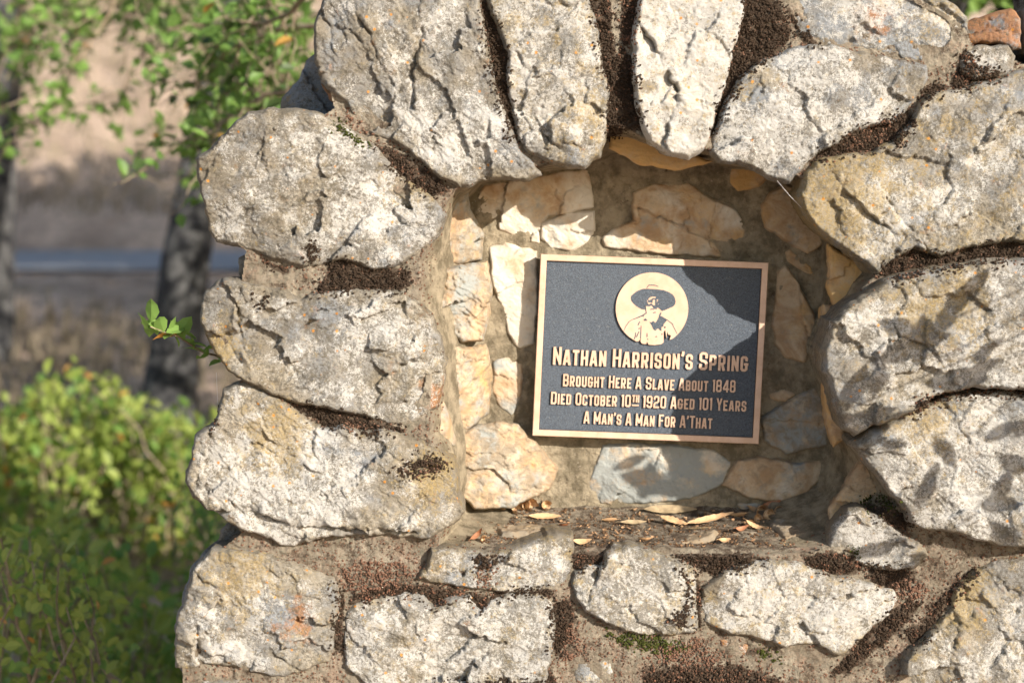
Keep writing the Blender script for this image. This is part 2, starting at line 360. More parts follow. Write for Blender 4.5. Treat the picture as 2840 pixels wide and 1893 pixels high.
def build_stone(poly, P, seed, mat=None, parent=None, name='stone', step=ST, frame='front', rough_amp=.006):
    """one stone: a chiselled face over its outline and sides running back into the wall"""
    poly = roughen(poly, .007 if step < .005 else .03, rough_amp, seed % 83)
    Y0 = P.get('Y', 0.0)
    i0 = int((poly[:, 0].min() - GX0) / step) - 2; i1 = int((poly[:, 0].max() - GX0) / step) + 3
    j0 = int((poly[:, 1].min() - GZ0) / step) - 2; j1 = int((poly[:, 1].max() - GZ0) / step) + 3
    xs = GX0 + np.arange(i0, i1) * step; zs = GZ0 + np.arange(j0, j1) * step
    X, Z = np.meshgrid(xs, zs)
    ins = inside(X, Z, poly); d, qx, qz = seg_dist(X, Z, poly)
    h = stone_h(X, Z, np.where(ins, d, 0), poly, P, seed)
    cell = ins[:-1, :-1] | ins[1:, :-1] | ins[:-1, 1:] | ins[1:, 1:]
    use = np.zeros(X.shape, bool)
    for a in (slice(None, -1), slice(1, None)):
        for b in (slice(None, -1), slice(1, None)): use[a, b] |= cell
    X2 = np.where(ins, X, qx); Z2 = np.where(ins, Z, qz)
    idx = np.full(X.shape, -1); idx[use] = np.arange(use.sum())
    A = X2[use]; Bz = Z2[use]; H = h[use]
    Vv = np.stack([A, Bz, H], 1)
    J, I = np.nonzero(cell)
    F = np.stack([idx[J, I], idx[J, I + 1], idx[J + 1, I + 1], idx[J + 1, I]], 1)
    # boundary edges
    E = np.concatenate([F[:, [0, 1]], F[:, [1, 2]], F[:, [2, 3]], F[:, [3, 0]]])
    key = np.minimum(E[:, 0], E[:, 1]).astype(np.int64) * len(Vv) + np.maximum(E[:, 0], E[:, 1])
    u, inv, cnt = np.unique(key, return_inverse=True, return_counts=True)
    be = E[cnt[inv] == 1]
    bv = np.unique(be); bmap = np.full(len(Vv), -1); bmap[bv] = np.arange(len(bv))
    cen = poly.mean(0); depth = P.get('dep', .13); rows = 7
    allV = [Vv]; Fs = [F]; prev = bv.copy(); base = len(Vv)
    for k in range(1, rows + 1):
        t = k / rows; bz = Vv[bv, 2] - depth * t
        sh = fbm(A[bmap >= 0][:0], A[:0], 1, 1) if False else None
        px_, pz_ = Vv[bv, 0], Vv[bv, 1]
        dx, dz = px_ - cen[0], pz_ - cen[1]; L = np.sqrt(dx ** 2 + dz ** 2) + 1e-9
        o = (fbm(px_ * 1.0 + t * .4, pz_ - t * .3, .03, 3, seed % 37 + k % 2, .6) * .006) * min(1, t * 4) - P.get('sk', .012) * t ** 1.5
        nv = np.stack([px_ + dx / L * o, pz_ + dz / L * o, bz], 1)
        allV.append(nv); cur = base + np.arange(len(bv)); 
        a = prev[bmap[be[:, 0]]]; b = prev[bmap[be[:, 1]]]; c = cur[bmap[be[:, 1]]]; dd = cur[bmap[be[:, 0]]]
        Fs.append(np.stack([b, a, dd, c], 1)); prev = cur; base += len(bv)
    V3 = np.concatenate(allV); F = np.concatenate(Fs)
    if frame == 'front':
        W3 = np.stack([V3[:, 0], Y0 - V3[:, 2], V3[:, 1]], 1)
        if step == ST:
            jj, ii = np.nonzero(ins); gj = jj + j0; gi = ii + i0
            ok = (gj >= 0) & (gj < NZ) & (gi >= 0) & (gi < NX)
            yv = Y0 - h[jj, ii]
            SURF[gj[ok], gi[ok]] = np.minimum(SURF[gj[ok], gi[ok]], yv[ok])
            if P.get('cov', Y0 < .04 or Y0 > .23): COVER[gj[ok], gi[ok]] = np.maximum(COVER[gj[ok], gi[ok]], d[jj, ii][ok])
    else:  # lying on the ledge: local (x, y) with height up
        W3 = np.stack([V3[:, 0], V3[:, 1], Y0 + V3[:, 2]], 1)
    # lichen amounts
    x, z = V3[:, 0], V3[:, 1]
    m = np.zeros((len(V3), 4)); n = np.zeros((len(V3), 4)); m[:, 3] = n[:, 3] = 1
    m[:, 0] = P.get('W', .5); m[:, 1] = P.get('Ye', .3); m[:, 2] = P.get('B', .2)
    n[:, 0] = P.get('T', .3); n[:, 1] = P.get('Ru', .15); n[:, 2] = P.get('D', .4)
    for (ch, cx, cz, rad, amt) in P.get('g', []):
        q = at(cx, cz, Y0); rr = rad * K * .00065
        gs = np.exp(-(((x - q[0]) / rr) ** 2 + ((z - q[2]) / rr) ** 2)) * amt
        t_, c_ = (m, 'WYB'.index(ch)) if ch in 'WYB' else (n, 'TRD'.index(ch)); t_[:, c_] += gs
    lowside = np.arange(len(V3)) >= len(Vv)
    dE = np.concatenate([np.where(ins, d, 0)[use], np.zeros(len(V3) - len(Vv))])
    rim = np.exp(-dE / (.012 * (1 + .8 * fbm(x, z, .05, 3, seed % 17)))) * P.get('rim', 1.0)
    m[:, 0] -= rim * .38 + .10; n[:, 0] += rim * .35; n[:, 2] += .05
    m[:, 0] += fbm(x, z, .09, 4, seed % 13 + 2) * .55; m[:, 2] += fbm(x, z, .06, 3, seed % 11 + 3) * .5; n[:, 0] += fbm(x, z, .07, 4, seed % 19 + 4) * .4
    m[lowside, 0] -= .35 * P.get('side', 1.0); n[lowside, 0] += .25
    if frame == 'front':   # rain-washed crust stops short of the sheltered rim
        pass
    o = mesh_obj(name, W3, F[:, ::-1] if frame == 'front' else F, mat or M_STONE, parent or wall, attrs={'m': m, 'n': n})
    return o

# outlines read off the photograph, each at its own depth
S = []
def st(pts, **P): S.append((pts, P))
st([(765,-30),(735,40),(728,90),(733,140),(745,185),(775,210),(800,235),(838,290),(862,310),(882,318),(905,318),(945,342),(985,378),(1015,405),(1062,422),(1075,424),(1100,408),(1165,405),(1205,408),(1238,398),(1225,380),(1195,360),(1180,330),(1165,290),(1150,250),(1130,190),(1118,120),(1105,60),(1095,-30),(1092,-120),(980,-160),(830,-150),(775,-110)],
   F=.045, W=.48, D=.45, tx=.02, T=.25, g=[('W',1010,320,120,.4),('T',830,120,110,.25),('W',1080,350,80,.25),('B',800,60,50,.3)], fm=.6,
   cr=[([(972,70),(962,110),(950,180),(952,250)],.0035,.012,.004),([(812,0),(822,40),(850,70),(868,130)],.003,.006,.003),([(975,165),(1030,210),(1060,300),(1085,370)],.0025,.004,.003),([(738,20),(760,60),(765,110)],.003,.006,.002),([(880,60),(905,120),(925,200),(905,240)],.0025,.006,-.003),([(795,60),(850,120),(870,200)],.0025,.005,.003)])
st([(457,368),(480,352),(510,325),(545,290),(575,265),(620,258),(680,256),(720,262),(760,280),(800,300),(850,325),(880,360),(905,395),(940,420),(985,450),(1005,470),(1022,495),(1008,530),(985,555),(960,575),(925,600),(885,612),(855,612),(820,600),(790,588),(760,597),(735,610),(705,612),(640,590),(585,572),(545,560),(500,550),(488,525),(480,490),(470,440),(460,400)],
   F=.05, W=.38, D=.5, T=.45, fm=.7, k=8, dep=.2, g=[('W',880,480,120,.35),('T',560,420,110,.25),('Y',950,430,60,.5),('B',930,540,50,.3),('W',800,400,50,.2)])
st([(548,592),(560,586),(600,598),(640,612),(668,625),(660,650),(640,660),(600,660),(565,655),(550,635)], F=.018, R=.01, W=.3, T=.6, Y=.02, dep=.15, g=[('Y',600,640,40,.4)])
st([(467,700),(478,672),(505,648),(545,643),(558,655),(600,660),(650,668),(690,690),(715,680),(760,672),(830,668),(905,670),(925,674),(960,700),(985,730),(1005,780),(1018,830),(1010,880),(1000,930),(960,960),(930,975),(890,965),(850,950),(790,938),(745,925),(700,920),(650,905),(600,880),(560,860),(530,845),(505,810),(480,770),(467,740)],
   F=.045, W=.42, D=.5, T=.4, tx=-.03, fm=.7, dep=.2, g=[('W',930,790,110,.4),('B',760,720,90,.4),('T',600,800,120,.2),('Y',500,800,60,.7),('R',1000,900,30,.8)],
   cr=[([(555,665),(545,700),(550,740),(560,800)],.004,.012,-.006),([(480,760),(520,775),(560,830)],.003,.005,.003)])
st([(438,1080),(450,1050),(458,1000),(472,985),(500,975),(508,940),(520,895),(540,885),(560,882),(600,895),(640,915),(690,950),(740,985),(790,978),(830,990),(880,985),(930,1000),(960,1010),(1000,1035),(1040,1060),(1045,1110),(1050,1150),(1062,1172),(1045,1190),(1005,1210),(985,1225),(930,1222),(850,1218),(760,1220),(720,1226),(680,1247),(650,1242),(610,1220),(560,1205),(520,1180),(480,1160),(450,1130),(437,1100)],
   F=.055, W=.45, D=.4, T=.3, fm=.8, tz=-.12, dep=.22, g=[('W',700,1120,150,.5),('W',580,1090,90,.3),('B',750,1020,70,.5),('Y',640,1000,70,.8),('Y',1000,1090,70,.7),('T',980,1080,80,.5)],
   cr=[([(480,1165),(560,1165),(620,1178),(690,1200),(760,1200),(860,1208),(960,1215)],.006,.010,.006),([(485,985),(480,1040),(455,1110)],.004,.012,-.004),([(620,1000),(700,1060),(780,1100)],.003,.003,.003)])
st([(410,1535),(408,1470),(412,1420),(430,1380),(445,1330),(460,1295),(490,1262),(540,1262),(600,1268),(660,1285),(720,1310),(765,1325),(778,1370),(772,1420),(765,1470),(758,1512),(720,1520),(690,1532),(650,1545),(600,1535),(540,1520),(480,1515),(425,1532)],
   F=.045, W=.35, B=.4, D=.35, T=.35, fm=.9, tz=.05, dep=.22, g=[('B',640,1400,90,.4),('R',700,1420,60,.45),('Y',560,1330,90,.5),('W',540,1440,80,.3)],
   cr=[([(640,1500),(690,1530),(740,1560)],.004,.005,.002),([(460,1320),(520,1360),(460,1430),(450,1500)],.005,.012,-.008)])
st([(800,1400),(840,1375),(880,1370),(940,1360),(965,1355),(985,1380),(1000,1390),(1040,1370),(1075,1368),(1090,1392),(1110,1402),(1130,1376),(1170,1360),(1210,1350),(1240,1355),(1265,1380),(1270,1420),(1265,1480),(1250,1530),(1255,1570),(1250,1640),(900,1650),(850,1568),(800,1520),(795,1470),(797,1420)],
   F=.045, W=.85, D=.55, T=.1, fm=.5, g=[('B',820,1440,45,.5),('T',820,1440,50,.3)])
st([(965,1322),(985,1290),(995,1260),(1040,1262),(1100,1270),(1160,1264),(1215,1250),(1260,1236),(1312,1232),(1313,1290),(1290,1330),(1275,1345),(1240,1352),(1180,1352),(1130,1347),(1060,1337),(1000,1327)],
   F=.035, W=.65, D=.5, T=.2, fm=.6, R=.014, dep=.15, g=[('T',990,1290,40,.6),('B',1230,1320,40,.3)])
st([(1315,1335),(1320,1310),(1345,1300),(1387,1295),(1397,1265),(1410,1256),(1480,1262),(1560,1288),(1585,1300),(1592,1350),(1595,1400),(1597,1441),(1550,1446),(1480,1448),(1430,1436),(1380,1410),(1350,1395),(1325,1365)],
   F=.045, W=.80, D=.75, T=.1, fm=.45, R=.016, dep=.15, cr=[([(1383,1290),(1375,1310),(1352,1355),(1338,1410)],.0025,.010,.005)], g=[('T',1345,1330,30,.5),('W',1480,1350,60,.15)])
st([(1612,1350),(1640,1325),(1680,1300),(1760,1285),(1830,1290),(1860,1305),(1900,1320),(1960,1330),(2010,1345),(2045,1355),(2060,1370),(2035,1410),(2000,1430),(1965,1460),(1935,1490),(1920,1497),(1890,1475),(1850,1467),(1800,1472),(1770,1462),(1730,1450),(1680,1445),(1620,1420),(1608,1380)],
   F=.045, W=.62, D=.35, T=.2, fm=.6, dep=.15, g=[('T',1650,1360,50,.7),('W',1760,1370,70,.4),('T',1900,1400,70,.25)])
st([(1740,1458),(1800,1478),(1870,1480),(1915,1502),(1880,1522),(1830,1512),(1790,1502)], F=.02, R=.012, W=.6, Y=.01)
st([(1905,1250),(1925,1200),(1950,1170),(1975,1168),(2010,1190),(2040,1210),(2080,1238),(2110,1250),(2125,1268),(2090,1297),(2040,1302),(1990,1292),(1950,1282),(1915,1272)],
   F=.04, W=.55, T=.35, D=.3, fm=.9, dep=.16)
st([(1955,1020),(1990,990),(2040,970),(2080,945),(2130,925),(2190,905),(2260,900),(2352,905),(2450,905),(2520,1000),(2530,1150),(2450,1238),(2352,1242),(2290,1240),(2230,1225),(2180,1210),(2120,1205),(2090,1190),(2070,1150),(2040,1120),(2010,1080),(1985,1050)],
   Y=-.028, F=.055, W=.52, B=.45, D=.45, T=.2, tx=-.04, fm=.5, dep=.18, g=[('W',2200,1080,120,.25),('Y',2120,960,90,.5),('T',2100,1150,50,.2)],
   cr=[([(2190,1050),(2170,1110),(2165,1135)],.002,.003,.002),([(2090,940),(2070,1000),(2100,1040)],.003,.004,-.003)])
st([(1893,810),(1900,780),(1910,740),(1940,710),(1990,680),(2030,650),(2080,632),(2140,622),(2200,612),(2290,600),(2352,602),(2450,605),(2500,700),(2500,830),(2440,885),(2352,888),(2290,882),(2230,880),(2180,890),(2140,900),(2100,930),(2050,950),(2000,970),(1960,995),(1940,980),(1925,940),(1915,900),(1898,850)],
   Y=-.065, F=.055, W=.56, B=.35, D=.5, T=.3, tx=-.03, fm=.5, dep=.18, g=[('Y',2150,700,120,.45),('W',2000,800,100,.15),('W',2250,830,90,.25)],
   cr=[([(2000,800),(2060,770),(2130,790)],.004,.003,.004)])
st([(1838,450),(1850,400),(1868,375),(1930,362),(2000,358),(2050,325),(2090,285),(2110,240),(2145,218),(2200,210),(2270,190),(2352,165),(2440,150),(2500,250),(2510,450),(2440,545),(2352,548),(2290,550),(2220,560),(2150,582),(2090,562),(2050,587),(2030,602),(2010,622),(1990,602),(1950,577),(1910,547),(1870,517),(1848,485)],
   F=.055, W=.50, B=.3, D=.5, T=.35, fm=.45, tx=-.02, dep=.18, g=[('Y',1900,440,120,.6),('T',2100,330,100,.3),('W',2050,470,100,.2)],
   cr=[([(2028,452),(2050,490),(2085,530),(2120,575)],.005,.013,-.004),([(1937,446),(1990,490),(2045,540)],.0035,.006,.004)])
st([(1632,345),(1640,318),(1660,260),(1680,215),(1700,183),(1740,153),(1780,132),(1830,112),(1900,112),(1970,127),(2040,143),(2120,158),(2125,180),(2110,205),(2090,225),(2075,258),(2040,283),(1990,285),(1950,300),(1900,335),(1870,350),(1845,375),(1810,415),(1790,412),(1755,397),(1720,377),(1690,369),(1650,367)],
   F=.055, W=.60, B=.4, D=.4, T=.25, fm=.55, g=[('W',1800,280,110,.3),('B',1690,250,50,.5),('T',1960,160,110,.5),('Y',1720,200,50,.4)])
st([(1760,-20),(1795,12),(1820,55),(1835,98),(1880,104),(1960,110),(2040,128),(2115,142),(2160,150),(2185,138),(2200,118),(2213,90),(2208,45),(2190,25),(2165,8),(2130,-10),(2050,-50),(1900,-80),(1780,-70)],
   F=.04, W=.52, B=.75, D=.25, T=.25, fm=.6, Y=.015, g=[('B',2050,90,80,.4),('R',1990,50,50,.5),('Y',2150,20,80,.5),('W',1800,40,60,.3)])
st([(2217,50),(2262,36),(2322,20),(2340,45),(2344,112),(2322,116),(2290,98),(2222,100)], F=.02, W=-.2, B=.6, Ru=.65, Y=.02, R=.008, D=.1, dep=.2)
st([(2352,20),(2420,0),(2490,40),(2500,130),(2430,150),(2360,120)], F=.02, W=.2, B=.9, Y=.06, dep=.2)
st([(2216,112),(2252,106),(2310,106),(2330,130),(2326,165),(2282,182),(2230,187),(2202,172),(2197,142)], F=.03, W=.6, Y=.0, T=.4, R=.012)
st([(1490,-30),(1470,10),(1460,60),(1457,130),(1458,190),(1468,250),(1482,300),(1492,325),(1530,345),(1580,360),(1612,340),(1630,290),(1642,240),(1660,190),(1672,127),(1690,70),(1704,-10),(1712,-90),(1600,-130),(1500,-100)],
   F=.055, W=1.4, D=.1, T=-.2, B=-.2, fm=.6, tx=-.06, g=[('W',1485,200,40,-1.1),('T',1490,230,45,.9),('W',1560,300,50,-.5),('W',1590,140,90,.5)],
   cr=[([(1476,70),(1510,130),(1555,210),(1535,280),(1522,330)],.0045,.010,.006)])
st([(1121,-10),(1135,35),(1150,73),(1172,127),(1170,190),(1181,253),(1194,317),(1213,342),(1267,371),(1305,380),(1340,380),(1356,364),(1372,358),(1382,323),(1387,285),(1391,206),(1379,158),(1372,101),(1360,48),(1344,-10),(1330,-120),(1220,-150),(1130,-100)],
   F=.055, W=.62, D=.55, T=.15, fm=.55, g=[('T',1340,160,40,.5),('W',1260,180,90,.2),('Y',1350,260,50,.4),('W',1290,350,50,-.5)],
   cr=[([(1200,130),(1212,180),(1200,260)],.0025,.004,.003),([(1247,300),(1268,332),(1292,345)],.006,.009,.003),([(1300,330),(1330,337),(1346,352)],.003,.006,.002)])
st([(1396,-20),(1426,-20),(1422,60),(1430,106),(1412,130),(1401,62)], F=.02, W=.35, T=.5, R=.008, Y=.0)
st([(738,192),(765,205),(790,225),(805,250),(790,252),(757,228)], F=.012, R=.006, W=0, Ru=.8, Y=.012)
st([(2055,1600),(2075,1500),(2130,1450),(2180,1395),(2190,1350),(2235,1308),(2290,1284),(2352,1282),(2450,1275),(2540,1400),(2540,1600),(2450,1700),(2200,1720),(2060,1680)],
   F=.05, W=.52, D=.45, T=.4, Ye=.25, fm=.5, g=[('Y',2200,1360,90,.4),('W',2250,1500,110,.2)], cr=[([(2200,1420),(2180,1470),(2190,1530)],.003,.004,.003)])
st([(2075,1452),(2110,1425),(2160,1405),(2195,1402),(2170,1440),(2115,1462)], F=.018, R=.008, W=.4, T=.4)
st([(1310,1522),(1350,1512),(1400,1510),(1412,1540),(1385,1570),(1345,1585),(1320,1560)], F=.018, R=.01, W=.55, B=.4, Ye=.5)
st([(1648,1462),(1690,1462),(1722,1480),(1715,1505),(1680,1498),(1660,1488)], F=.014, R=.008, W=.7, Ru=.6)
st([(2185,1225),(2215,1238),(2262,1262),(2240,1275),(2205,1255)], F=.012, R=.006, W=.5, Y=.01)
st([(440,1590),(470,1550),(540,1548),(600,1560),(700,1570),(760,1600),(740,1700),(600,1740),(450,1720)], F=.03, W=.4, T=.5, Y=.01, dep=.2)
# stones of the second row behind the wall's left end
st([(642,268),(648,225),(668,205),(690,182),(703,140),(730,122),(800,140),(800,320),(700,330),(650,310)], F=.03, W=.0, B=.9, D=.3, Y=.16, dep=.15, cov=False)
st([(500,1262),(508,1215),(530,1195),(570,1195),(600,1240),(580,1290),(520,1290)], F=.03, W=.3, T=.5, Y=.12, dep=.15, cov=False)
st([(405,1500),(418,1380),(440,1300),(470,1265),(520,1270),(540,1400),(500,1560),(420,1560)], F=.03, W=.2, B=.5, Y=.09, dep=.2, cov=False)
st([(545,900),(560,870),(600,880),(640,930),(600,960),(560,950)], F=.02, W=.3, T=.6, Y=.06, dep=.1, cov=False)

INN = []
def si(pts, **P): INN.append((pts, P))
YB = .238
si([(1082,470),(1112,422),(1180,408),(1240,402),(1285,392),(1352,385),(1362,430),(1366,478),(1325,488),(1262,500),(1240,530),(1242,562),(1205,556),(1150,532),(1092,498)], F=.03, W=.6, Ye=.1)
si([(1240,512),(1300,486),(1366,482),(1366,540),(1345,565),(1310,578),(1262,572),(1242,548)], F=.032, W=.75, Ye=.1)
si([(1385,570),(1378,545),(1400,528),(1450,505),(1450,440),(1500,420),(1580,418),(1632,452),(1690,478),(1716,520),(1710,560),(1682,586),(1640,593),(1560,588),(1470,580)], F=.035, W=.4, Ye=.25, cr=[([(1450,505),(1520,500),(1580,530),(1640,560)],.004,.006,-.003)])
si([(1672,378),(1722,378),(1768,406),(1742,430),(1692,442),(1674,420)], F=.03, W=-.2, Ye=.8, R=.012)
si([(1744,472),(1762,442),(1800,420),(1842,430),(1862,480),(1890,522),(1892,560),(1852,586),(1830,572),(1790,546),(1752,522)], F=.04, W=.1, Ye=.35)
si([(1797,577),(1812,568),(1862,610),(1876,640),(1842,628),(1806,602)], F=.02, W=.0, Ye=.5, R=.01)
si([(1780,622),(1802,603),(1832,650),(1862,700),(1877,750),(1862,800),(1846,832),(1802,822),(1776,792),(1768,742),(1775,680)], F=.035, W=.2, Ye=.3, cr=[([(1836,655),(1838,720),(1862,790)],.003,.004,.004)])
si([(1395,420),(1440,405),(1445,500),(1395,525),(1375,480)], F=.012, W=-.3, B=.8, Ye=0, R=.01, T=.5)
si([(1332,1150),(1345,1110),(1365,1060),(1382,1018),(1440,1014),(1560,1020),(1640,1030),(1682,1056),(1662,1112),(1600,1142),(1500,1156),(1400,1160)], F=.03, W=.35, B=.75, Ye=-.2)
si([(1652,1112),(1690,1052),(1752,1045),(1832,1060),(1882,1050),(1902,1082),(1852,1132),(1790,1152),(1720,1142)], F=.035, W=.1, Ye=.2, T=.3)
si([(1745,955),(1800,922),(1872,880),(1912,955),(1902,1020),(1802,1042),(1752,1012)], F=.03, W=-.1, B=.6, T=.5, Ye=.0)
si([(1758,902),(1800,890),(1828,905),(1805,925),(1765,918)], F=.015, W=.0, R=.008, Ye=.2)
si([(1690,1155),(1740,1150),(1790,1168),(1770,1185),(1700,1180)], F=.02, B=.7, W=0, R=.01)
si([(1122,565),(1160,552),(1235,575),(1238,680),(1230,790),(1190,802),(1165,765),(1148,700),(1126,640)], F=.03, W=.8, Ye=.1)
si([(1130,830),(1160,812),(1205,815),(1200,900),(1180,962),(1150,940),(1128,900)], F=.022, W=.4, B=.4, Ye=0)
# the left jamb, stepping back from the face
si([(960,690),(985,640),(1020,612),(1075,606),(1120,600),(1130,660),(1126,720),(1112,785),(1060,790),(1010,740)], F=.03, W=.05, Ye=.25, T=.5, B=.55, Y=.135, tx=-.9, k=4, ru=1.7)
si([(1012,770),(1060,795),(1118,792),(1132,860),(1122,960),(1070,995),(1035,960),(1015,880)], F=.026, W=-.1, B=.45, Ye=.4, T=.5, Y=.15, tx=-1.0, k=4, ru=1.7)
si([(1040,1000),(1080,980),(1140,965),(1190,975),(1235,1020),(1285,1080),(1266,1130),(1180,1165),(1090,1168),(1052,1130)], F=.032, W=.1, Ye=.25, T=.6, B=.45, Y=.195, tx=-.35, k=3, ru=.9)
si([(1020,490),(1050,435),(1075,430),(1080,480),(1112,540),(1105,600),(1030,610),(985,640),(995,570)], F=.02, W=0, B=.6, T=.5, Y=.13, tx=-1.0, k=3, ru=1.6)
si([(985,960),(1010,890),(1035,960),(1046,1020),(1055,1100),(1062,1160),(1040,1130),(1020,1050)], F=.02, W=.0, B=.45, T=.4, Y=.07, tx=-1.2, k=3, ru=1.1)
# the right jamb and the soffit
si([(1902,560),(1950,590),(2012,618),(1995,650),(1960,682),(1920,715),(1900,660)], F=.02, W=-.2, Ye=.7, T=.2, Y=.06)
si([(1890,700),(1918,705),(1905,780),(1900,860),(1925,945),(1950,1005),(1915,1030),(1895,940),(1885,800)], F=.015, W=-.1, Ye=.5, Y=.09)
si([(1905,1165),(1960,1080),(1985,1050),(2035,1120),(2065,1160),(1980,1170),(1930,1210),(1905,1240)], F=.015, W=-.1, Ye=.35, T=.4, Y=.06)
si([(1395,305),(1440,292),(1490,318),(1560,345),(1600,358),(1640,372),(1560,392),(1470,380),(1400,340)], F=.015, W=-.2, Ye=.75, Y=.085, R=.01)  # golden tint puts the warm bounce under the arch into the colour

def inflate(p, a):
    nx_ = []
    A_ = sum(p[i][0] * p[(i + 1) % len(p)][1] - p[(i + 1) % len(p)][0] * p[i][1] for i in range(len(p)))
    for i in range(len(p)):
        d = p[(i + 1) % len(p)] - p[i - 1]; n_ = np.array([d[1], -d[0]]) / (np.linalg.norm(d) + 1e-9) * (1 if A_ > 0 else -1); nx_.append(p[i] + n_ * a)
    return np.array(nx_)
for k, (pts, P) in enumerate(S):
    P = dict(P); q9 = random.Random(k * 5 + 1)
    if len(pts) > 11:
        P['W'] = P.get('W', .5) + q9.uniform(-.18, .08); P['B'] = P.get('B', .2) + q9.uniform(-.45, .02); P['T'] = P.get('T', .3) + q9.uniform(-.15, .2); P['Ye'] = P.get('Ye', .3) + q9.uniform(-.15, .2)
    P['R'] = P.get('R', .016)
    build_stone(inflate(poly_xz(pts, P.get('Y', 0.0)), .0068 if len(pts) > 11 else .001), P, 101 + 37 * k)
for k, (pts, P) in enumerate(INN):
    P = dict(P); P.setdefault('Y', YB); P.setdefault('R', .009); P.setdefault('ru', .5); P.setdefault('dep', .06); P.setdefault('T', .0); P.setdefault('k', 5); P.setdefault('fm', .8)
    P['side'] = 0.2; P['F'] = P['F'] * .8; P['rim'] = .3
    build_stone(poly_xz(pts, P['Y']), P, 2003 + 41 * k, M_INNER, rough_amp=.005)

# outlines of the moss cushions
MP = [
 [(1102,-20),(1118,0),(1140,50),(1165,120),(1168,190),(1180,255),(1192,322),(1172,325),(1162,285),(1148,245),(1128,190),(1116,115),(1105,60)],
 [(1344,-20),(1398,-20),(1404,60),(1414,128),(1430,104),(1455,150),(1460,205),(1478,295),(1445,300),(1385,322),(1388,280),(1394,206),(1380,150),(1362,55)],
 [(1428,-20),(1464,-20),(1457,60),(1440,110),(1428,100),(1424,60)],
 [(1706,-20),(1752,-20),(1790,22),(1814,68),(1810,95),(1780,127),(1740,152),(1702,182),(1680,217),(1657,268),(1640,312),(1628,310),(1644,245),(1664,190),(1676,125),(1694,70)],
 [(1868,352),(1900,336),(1950,303),(2000,284),(2050,262),(2090,262),(2096,292),(2060,332),(2000,348),(1940,356),(1890,372),(1858,378)],
 [(2196,150),(2208,112),(2232,128),(2248,150),(2292,165),(2302,178),(2262,192),(2202,210),(2178,200)],
 [(2112,212),(2142,192),(2182,200),(2152,218),(2112,240)],
 [(2032,600),(2052,587),(2092,567),(2152,585),(2222,567),(2292,556),(2430,550),(2430,597),(2352,599),(2292,598),(2200,609),(2140,618),(2082,630),(2040,644),(2012,628)],
 [(2092,890),(2142,902),(2182,894),(2232,884),(2292,884),(2430,887),(2430,906),(2262,899),(2192,904),(2132,923),(2082,944),(2052,950),(2060,935)],
 [(750,602),(790,590),(820,604),(860,616),(930,617),(946,626),(935,662),(900,669),(830,668),(760,673),(722,676),(742,642),(757,622)],
 [(704,566),(720,552),(736,566),(728,600),(710,604)],
 [(600,596),(660,612),(668,625),(640,622)],
 [(662,917),(702,924),(747,930),(792,942),(852,957),(902,972),(932,988),(892,990),(832,992),(790,980),(758,985),(712,957)],
 [(902,1072),(960,1036),(1010,1042),(1036,1066),(1002,1084),(940,1090)],
 [(802,1377),(842,1347),(902,1337),(1002,1340),(1102,1360),(1130,1374),(1112,1399),(1092,1390),(1075,1368),(1040,1369),(1002,1388),(985,1379),(965,1354),(880,1369),(832,1379)],
 [(1135,1352),(1205,1340),(1262,1350),(1275,1372),(1240,1356),(1170,1362),(1135,1376)],
 [(1088,1274),(1165,1262),(1152,1286),(1112,1306),(1090,1300)],
 [(1315,1262),(1390,1258),(1388,1290),(1345,1298),(1318,1300)],
 [(1545,1264),(1600,1256),(1682,1263),(1732,1271),(1762,1281),(1702,1300),(1642,1320),(1602,1302),(1560,1287)],
 [(1550,1292),(1572,1330),(1567,1380),(1542,1400),(1532,1430),(1575,1432),(1584,1380),(1580,1320)],
 [(1842,1277),(1900,1262),(1960,1272),(1990,1292),(1960,1312),(1900,1316),(1862,1302)],
 [(1990,1292),(2060,1292),(2092,1312),(2085,1350),(2040,1350),(2000,1332)],
 [(1940,1502),(1992,1442),(2042,1402),(2080,1372),(2112,1382),(2062,1442),(2002,1492),(1940,1542),(1902,1542)],
 [(1480,1532),(1600,1524),(1702,1522),(1802,1562),(1802,1610),(1480,1610)],
 [(980,1562),(1080,1552),(1180,1548),(1272,1545),(1272,1612),(980,1612)],
 [(1262,1385),(1300,1368),(1320,1400),(1310,1460),(1280,1500),(1262,1480)],
 [(1598,1310),(1612,1350),(1606,1440),(1600,1420),(1596,1350)],
 [(1985,1172),(2045,1160),(2092,1198),(2062,1216),(2025,1196)],
 [(765,1330),(792,1372),(790,1470),(775,1500),(768,1440),(778,1372)],
 [(484,940),(498,918),(508,932),(503,975),(488,985)],
 [(590,680),(618,672),(612,700),(598,712)],
 [(2072,1440),(2112,1425),(2160,1400),(2140,1440),(2110,1470),(2080,1480)],
 [(2190,1330),(2230,1300),(2250,1302),(2200,1350),(2160,1400),(2110,1430),(2140,1380)],
 [(1880,110),(1840,102),(1822,62),(1800,20),(1812,24),(1836,60)],
 [(860,330),(905,345),(960,380),(1010,410),(1030,440),(990,450),(940,418),(900,380)],
]
